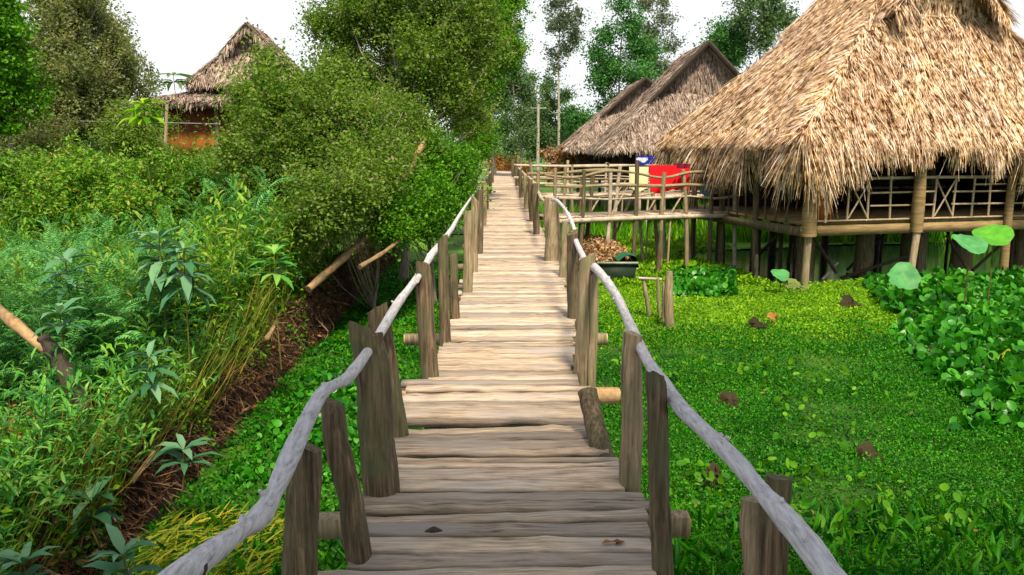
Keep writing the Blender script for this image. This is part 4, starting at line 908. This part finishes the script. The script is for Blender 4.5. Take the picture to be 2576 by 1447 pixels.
def hy_right(X, Y): return (X > 5.1+.34*(Y-9)+.5*fbm(X, Y, .6)) & (Y > 8.3+.6*fbm(X, Y, .8)) & not_under_hut(X, Y-.2)
carpet("water_hyacinth", "glossy round-leaved water hyacinth massed at the right below the hut", 22000, 8, 19.2, lambda Y: (np.full_like(Y, 3.0), .68*Y+1.6), 'lf_hya', .07, .12, .32, ROUND, .85, 1, hy_right, 1.1)
carpet("hyacinth_patch", "small patch of water hyacinth beside the stakes and the hut's stilts", 2200, 16.8, 20.2, lambda Y: (.205*Y, .285*Y), 'lf_hya', .06, .1, .25, ROUND, .85, 1, free)
carpet("ditch_hyacinth", "round-leaved hyacinth clump in the ditch left of the deck", 1800, 7.2, 10.5, lambda Y: (np.full_like(Y, -2.6), np.full_like(Y, -1.0)), 'lf_hya', .05, .085, .2, ROUND, .85)
n = 1500; q = region(n, 4.2, 6.4, lambda Y: (np.full_like(Y, -2.75), np.full_like(Y, -1.7))); mb = MB()
scatter(mb, BLADE, np.c_[q, WZ+uni(.05, .16, n)], np.c_[rng.normal(.6, .4, n), rng.normal(.5, .4, n), rng.normal(.1, .2, n)], rdir(n, 1.2), uni(.1, .26, n), uni(.008, .018, n))
tag(mb.build("yellow_grass", 'lf_yellow'), "yellow-lime grass blades lying over the near ditch", "grass", kind='stuff')
mb = MB(); n = 2600; q = region(n, 3, 13, lambda Y: (np.full_like(Y, .9), .66*Y+1.0), 1.2); q = q[fbm(q[:, 0]*1.0, q[:, 1]+9, .8) > .15]; L = uni(.05, .11, len(q))
scatter(mb, ROUND, np.c_[q, WZ+uni(.06, .2, len(q))], rdir(len(q), .3), rdir(len(q), 1.2), L, L*.75)
tag(mb.build("broad_pond_leaves", 'lf_bright'), "scattered broader leaves poking out of the fine water weed", "plants", kind='stuff')
mb = MB(); n = 620; q = region(n, 4, 15, lambda Y: (np.full_like(Y, .9), .66*Y+1.0)); q = q[fbm(q[:, 0]+2, q[:, 1]+4, 1.1) > .2]; L = uni(.03, .09, len(q))
scatter(mb, LONG, np.c_[q, WZ+uni(.04, .13, len(q))], rdir(len(q), 0, .4), rdir(len(q), 1.4), L, L*.4)
tag(mb.build("rotting_leaves", 'lf_rot'), "yellowed and rotting bits lying in the pond weed", "leaves", kind='stuff')
n = 2600; q = region(n, 2.4, 6.5, lambda Y: (np.where(rng.uniform(0, 1, len(Y)) < .75, .75, -2.6), np.where(rng.uniform(0, 1, len(Y)) < .75, .75, -2.6)), 1); q[:, 0] = np.where(q[:, 0] > 0, .8+rng.uniform(0, 1, n)*(.62*q[:, 1]), -.75-1.8*rng.uniform(0, 1, n))
mb = MB(); scatter(mb, LONG, np.c_[q, np.full(n, WZ+.05)], np.c_[rng.normal(0, .5, n), rng.normal(0, .5, n), np.ones(n)*.8], rdir(n, .4), uni(.1, .26, n), uni(.02, .05, n))
tag(mb.build("grass", 'lf_carpet'), "broad bright grass blades sprouting through the near water weed", "grass", kind='stuff')
# far banks: tall grass behind the stilts and around the far end
n = 34000; q = np.c_[uni(1.5, 24, n), uni(26.5, 40, n)]; mb = MB()
scatter(mb, BLADE, np.c_[q, np.full(n, -1.42)], np.c_[rng.normal(0, .25, n), rng.normal(0, .25, n), np.ones(n)], rdir(n), uni(.2, .55, n)*np.where(q[:, 0] > 6.5, 2.6, 1), uni(.02, .05, n))  # raised behind the hut so the water there mirrors less sky
tag(mb.build("bank_grass", 'lf_under'), "bright grass on the bank beyond the stilts", "grass", kind='stuff')

n = 12000; q = np.c_[uni(8, 30, n), uni(32, 38, n)]; mb = MB()  # mostly hidden reeds, added to keep sky reflections off the water under the hut
scatter(mb, BLADE, np.c_[q, np.full(n, -1.42)], np.c_[rng.normal(0, .15, n), rng.normal(0, .15, n), np.ones(n)], rdir(n), uni(1.6, 3.6, n), uni(.05, .12, n))
tag(mb.build("reed_screen", 'lf_weed'), "added tall dark green reeds behind the big hut, screening sky from the water", "reeds", kind='stuff')
# lotus leaves
def lotus(label, px, Y, rad, nvec, mat, foot=None, rag=.06, cup=.12, cat="lotus leaf", seg=26):
    c = onY(px[0], px[1], Y) if mat not in ('lf_dead', 'lf_rust', 'lf_dull') else onZ(px[0], px[1], WZ+.1+.15*rad); t = thing("lotus_leaf", label, cat, (c[0], c[1], WZ), "lotus leaves")
    if mat in ('lf_dead', 'lf_rust'): rad *= .72
    N = nrm(np.array(nvec, float)); A = nrm(np.cross(N, (0, 1, .1))); B = np.cross(N, A); V = [c-N*.02]; a = np.linspace(0, 2*np.pi, seg, endpoint=False)
    wob = 1+rag*np.sin(a*3+rng.uniform(0, 6))+rag*.6*rng.normal(size=seg)
    for f, z in ((.35, .25), (.7, .7), (1, 1.0)):
        for i in range(seg): V.append(c + rad*f*wob[i]*(A*math.cos(a[i])+B*math.sin(a[i])) + N*rad*cup*z*(1+.8*math.sin(a[i]*2+1)) + (rng.normal(0, rad*.07, 3) if mat in ('lf_dead', 'lf_rust', 'lf_dull') else 0))
    F = [(0, 1+i, 1+(i+1) % seg) for i in range(seg)]
    for k in range(2):
        for i in range(seg):
            p, q_ = 1+k*seg+i, 1+k*seg+(i+1) % seg; F += [(p, p+seg, q_+seg), (p, q_+seg, q_)]
    MB().add(V, F).build("blade", mat, t, 'all')
    MB().tube([c-N*.02, (c+(c[0], c[1], WZ))/2+(.03, .02, 0), (c[0]+.03, c[1]+.05, WZ-.05)], [.012, .013, .015], 7).build("stalk", 'stem', t, True)
lotus("heart-shaped blue-green lotus leaf standing before the big hut's stilts", (2272, 697), 15.6, .30, (-.1, -1, .75), 'lf_lotus', rag=.08)
lotus("blue-green lotus leaf tilted towards us below the lime one at the right", (2438, 615), 14.5, .30, (.1, -.55, 1), 'lf_lotus')
lotus("bright lime lotus leaf held highest at the right", (2500, 592), 14.9, .33, (-.25, -.5, 1), 'lf_lotuslime', cup=.05)
lotus("small dark green lotus leaf in the shade of the hut corner", (1962, 692), 17.2, .2, (.1, -.6, 1), 'lf_lotus')
lotus("withered grey-brown lotus leaf left of the small dark one", (1850, 690), 16.4, .22, (.3, -.4, 1), 'lf_dull', rag=.2, cup=-.2)
lotus("withered greyish lotus leaf drooping before the hut's corner post", (2005, 718), 16.4, .22, (-.2, -.6, 1), 'lf_dull', rag=.2, cup=-.25)
lotus("black-brown dead lotus leaf with a jagged rim on the lime duckweed", (2142, 757), 14.6, .30, (.1, -.35, 1), 'lf_dead', rag=.2, cup=-.2)
lotus("folded dead lotus leaf in the middle of the pond weed", (1905, 812), 12.2, .22, (-.2, -.4, 1), 'lf_dead', rag=.2, cup=-.3)
lotus("upright rusty dead lotus leaf next to the folded one", (1950, 798), 12.3, .16, (.6, -.7, .4), 'lf_rust', rag=.25, cup=-.3)
lotus("dull purple-grey lotus leaf among the hyacinth", (2330, 790), 12.6, .2, (0, -.5, 1), 'lf_dull', rag=.15)
lotus("small brown lotus leaf low in the pond weed right of the middle", (2330, 885), 10.2, .2, (.1, -.4, 1), 'lf_dead', rag=.2)
lotus("olive-brown drooping lotus leaf in the near pond weed", (1838, 1000), 8.3, .16, (0, -.5, .6), 'lf_dead', rag=.12, cup=-.4)
lotus("dark brown drooping lotus leaf in the near right pond weed", (2190, 1140), 7.0, .19, (-.1, -.5, .7), 'lf_dead', rag=.15, cup=-.4)
lotus("black-brown curled lotus leaf behind the right handrail", (1798, 1200), 6.0, .16, (.1, -.6, .6), 'lf_dead', rag=.15, cup=-.4)
st = onZ(2540, 880, -1.2); sg = onZ(2498, 915, -1.25)
s = thing("bamboo_stick", "pale lime stick lying on the hyacinth at the right edge", "stick", st); MB().tube([st, (st+sg)/2, sg], [.03, .028, .02], 8).build("wood", 'lf_yellow', s, True)
# rusty brush at the boardwalk's far end and a yellow bundle
bp = np.array([-.1, 60, -.2]); t = thing("dry_bush", "reddish dry bush closing the far end of the boardwalk", "bush", (bp[0], bp[1], -1.4)); mb = MB()
foliage(mb, [(bp, (1.1, .9, 1.0)), (bp+(.9, 2, .2), (.9, .9, .9)), (bp+(-.4, 1, .6), (.6, .6, .6))], 7000, .14, .3, 30); mb.build("twigs", 'lf_rust', t)
for lab, (x, y, Y), rx, rz, mt in (("yellow-ochre straw bundle in front of the slim far trees", (1390, 393, 46), .5, .32, 'lf_dry'), ("rusty straw bundle at the foot of the farthest grey roof", (1432, 392, 43), .6, .3, 'lf_rust')):
    c = onY(x, y, Y); t = thing("straw_bundle", lab, "straw bundle", (c[0], c[1], -1.4)); mb = MB()
    foliage(mb, [(c, (rx, .5, rz)), (c-(0, 0, .7), (rx*1.2, .5, .7))], 2600, .14, .15, 30); mb.build("straw", mt, t)
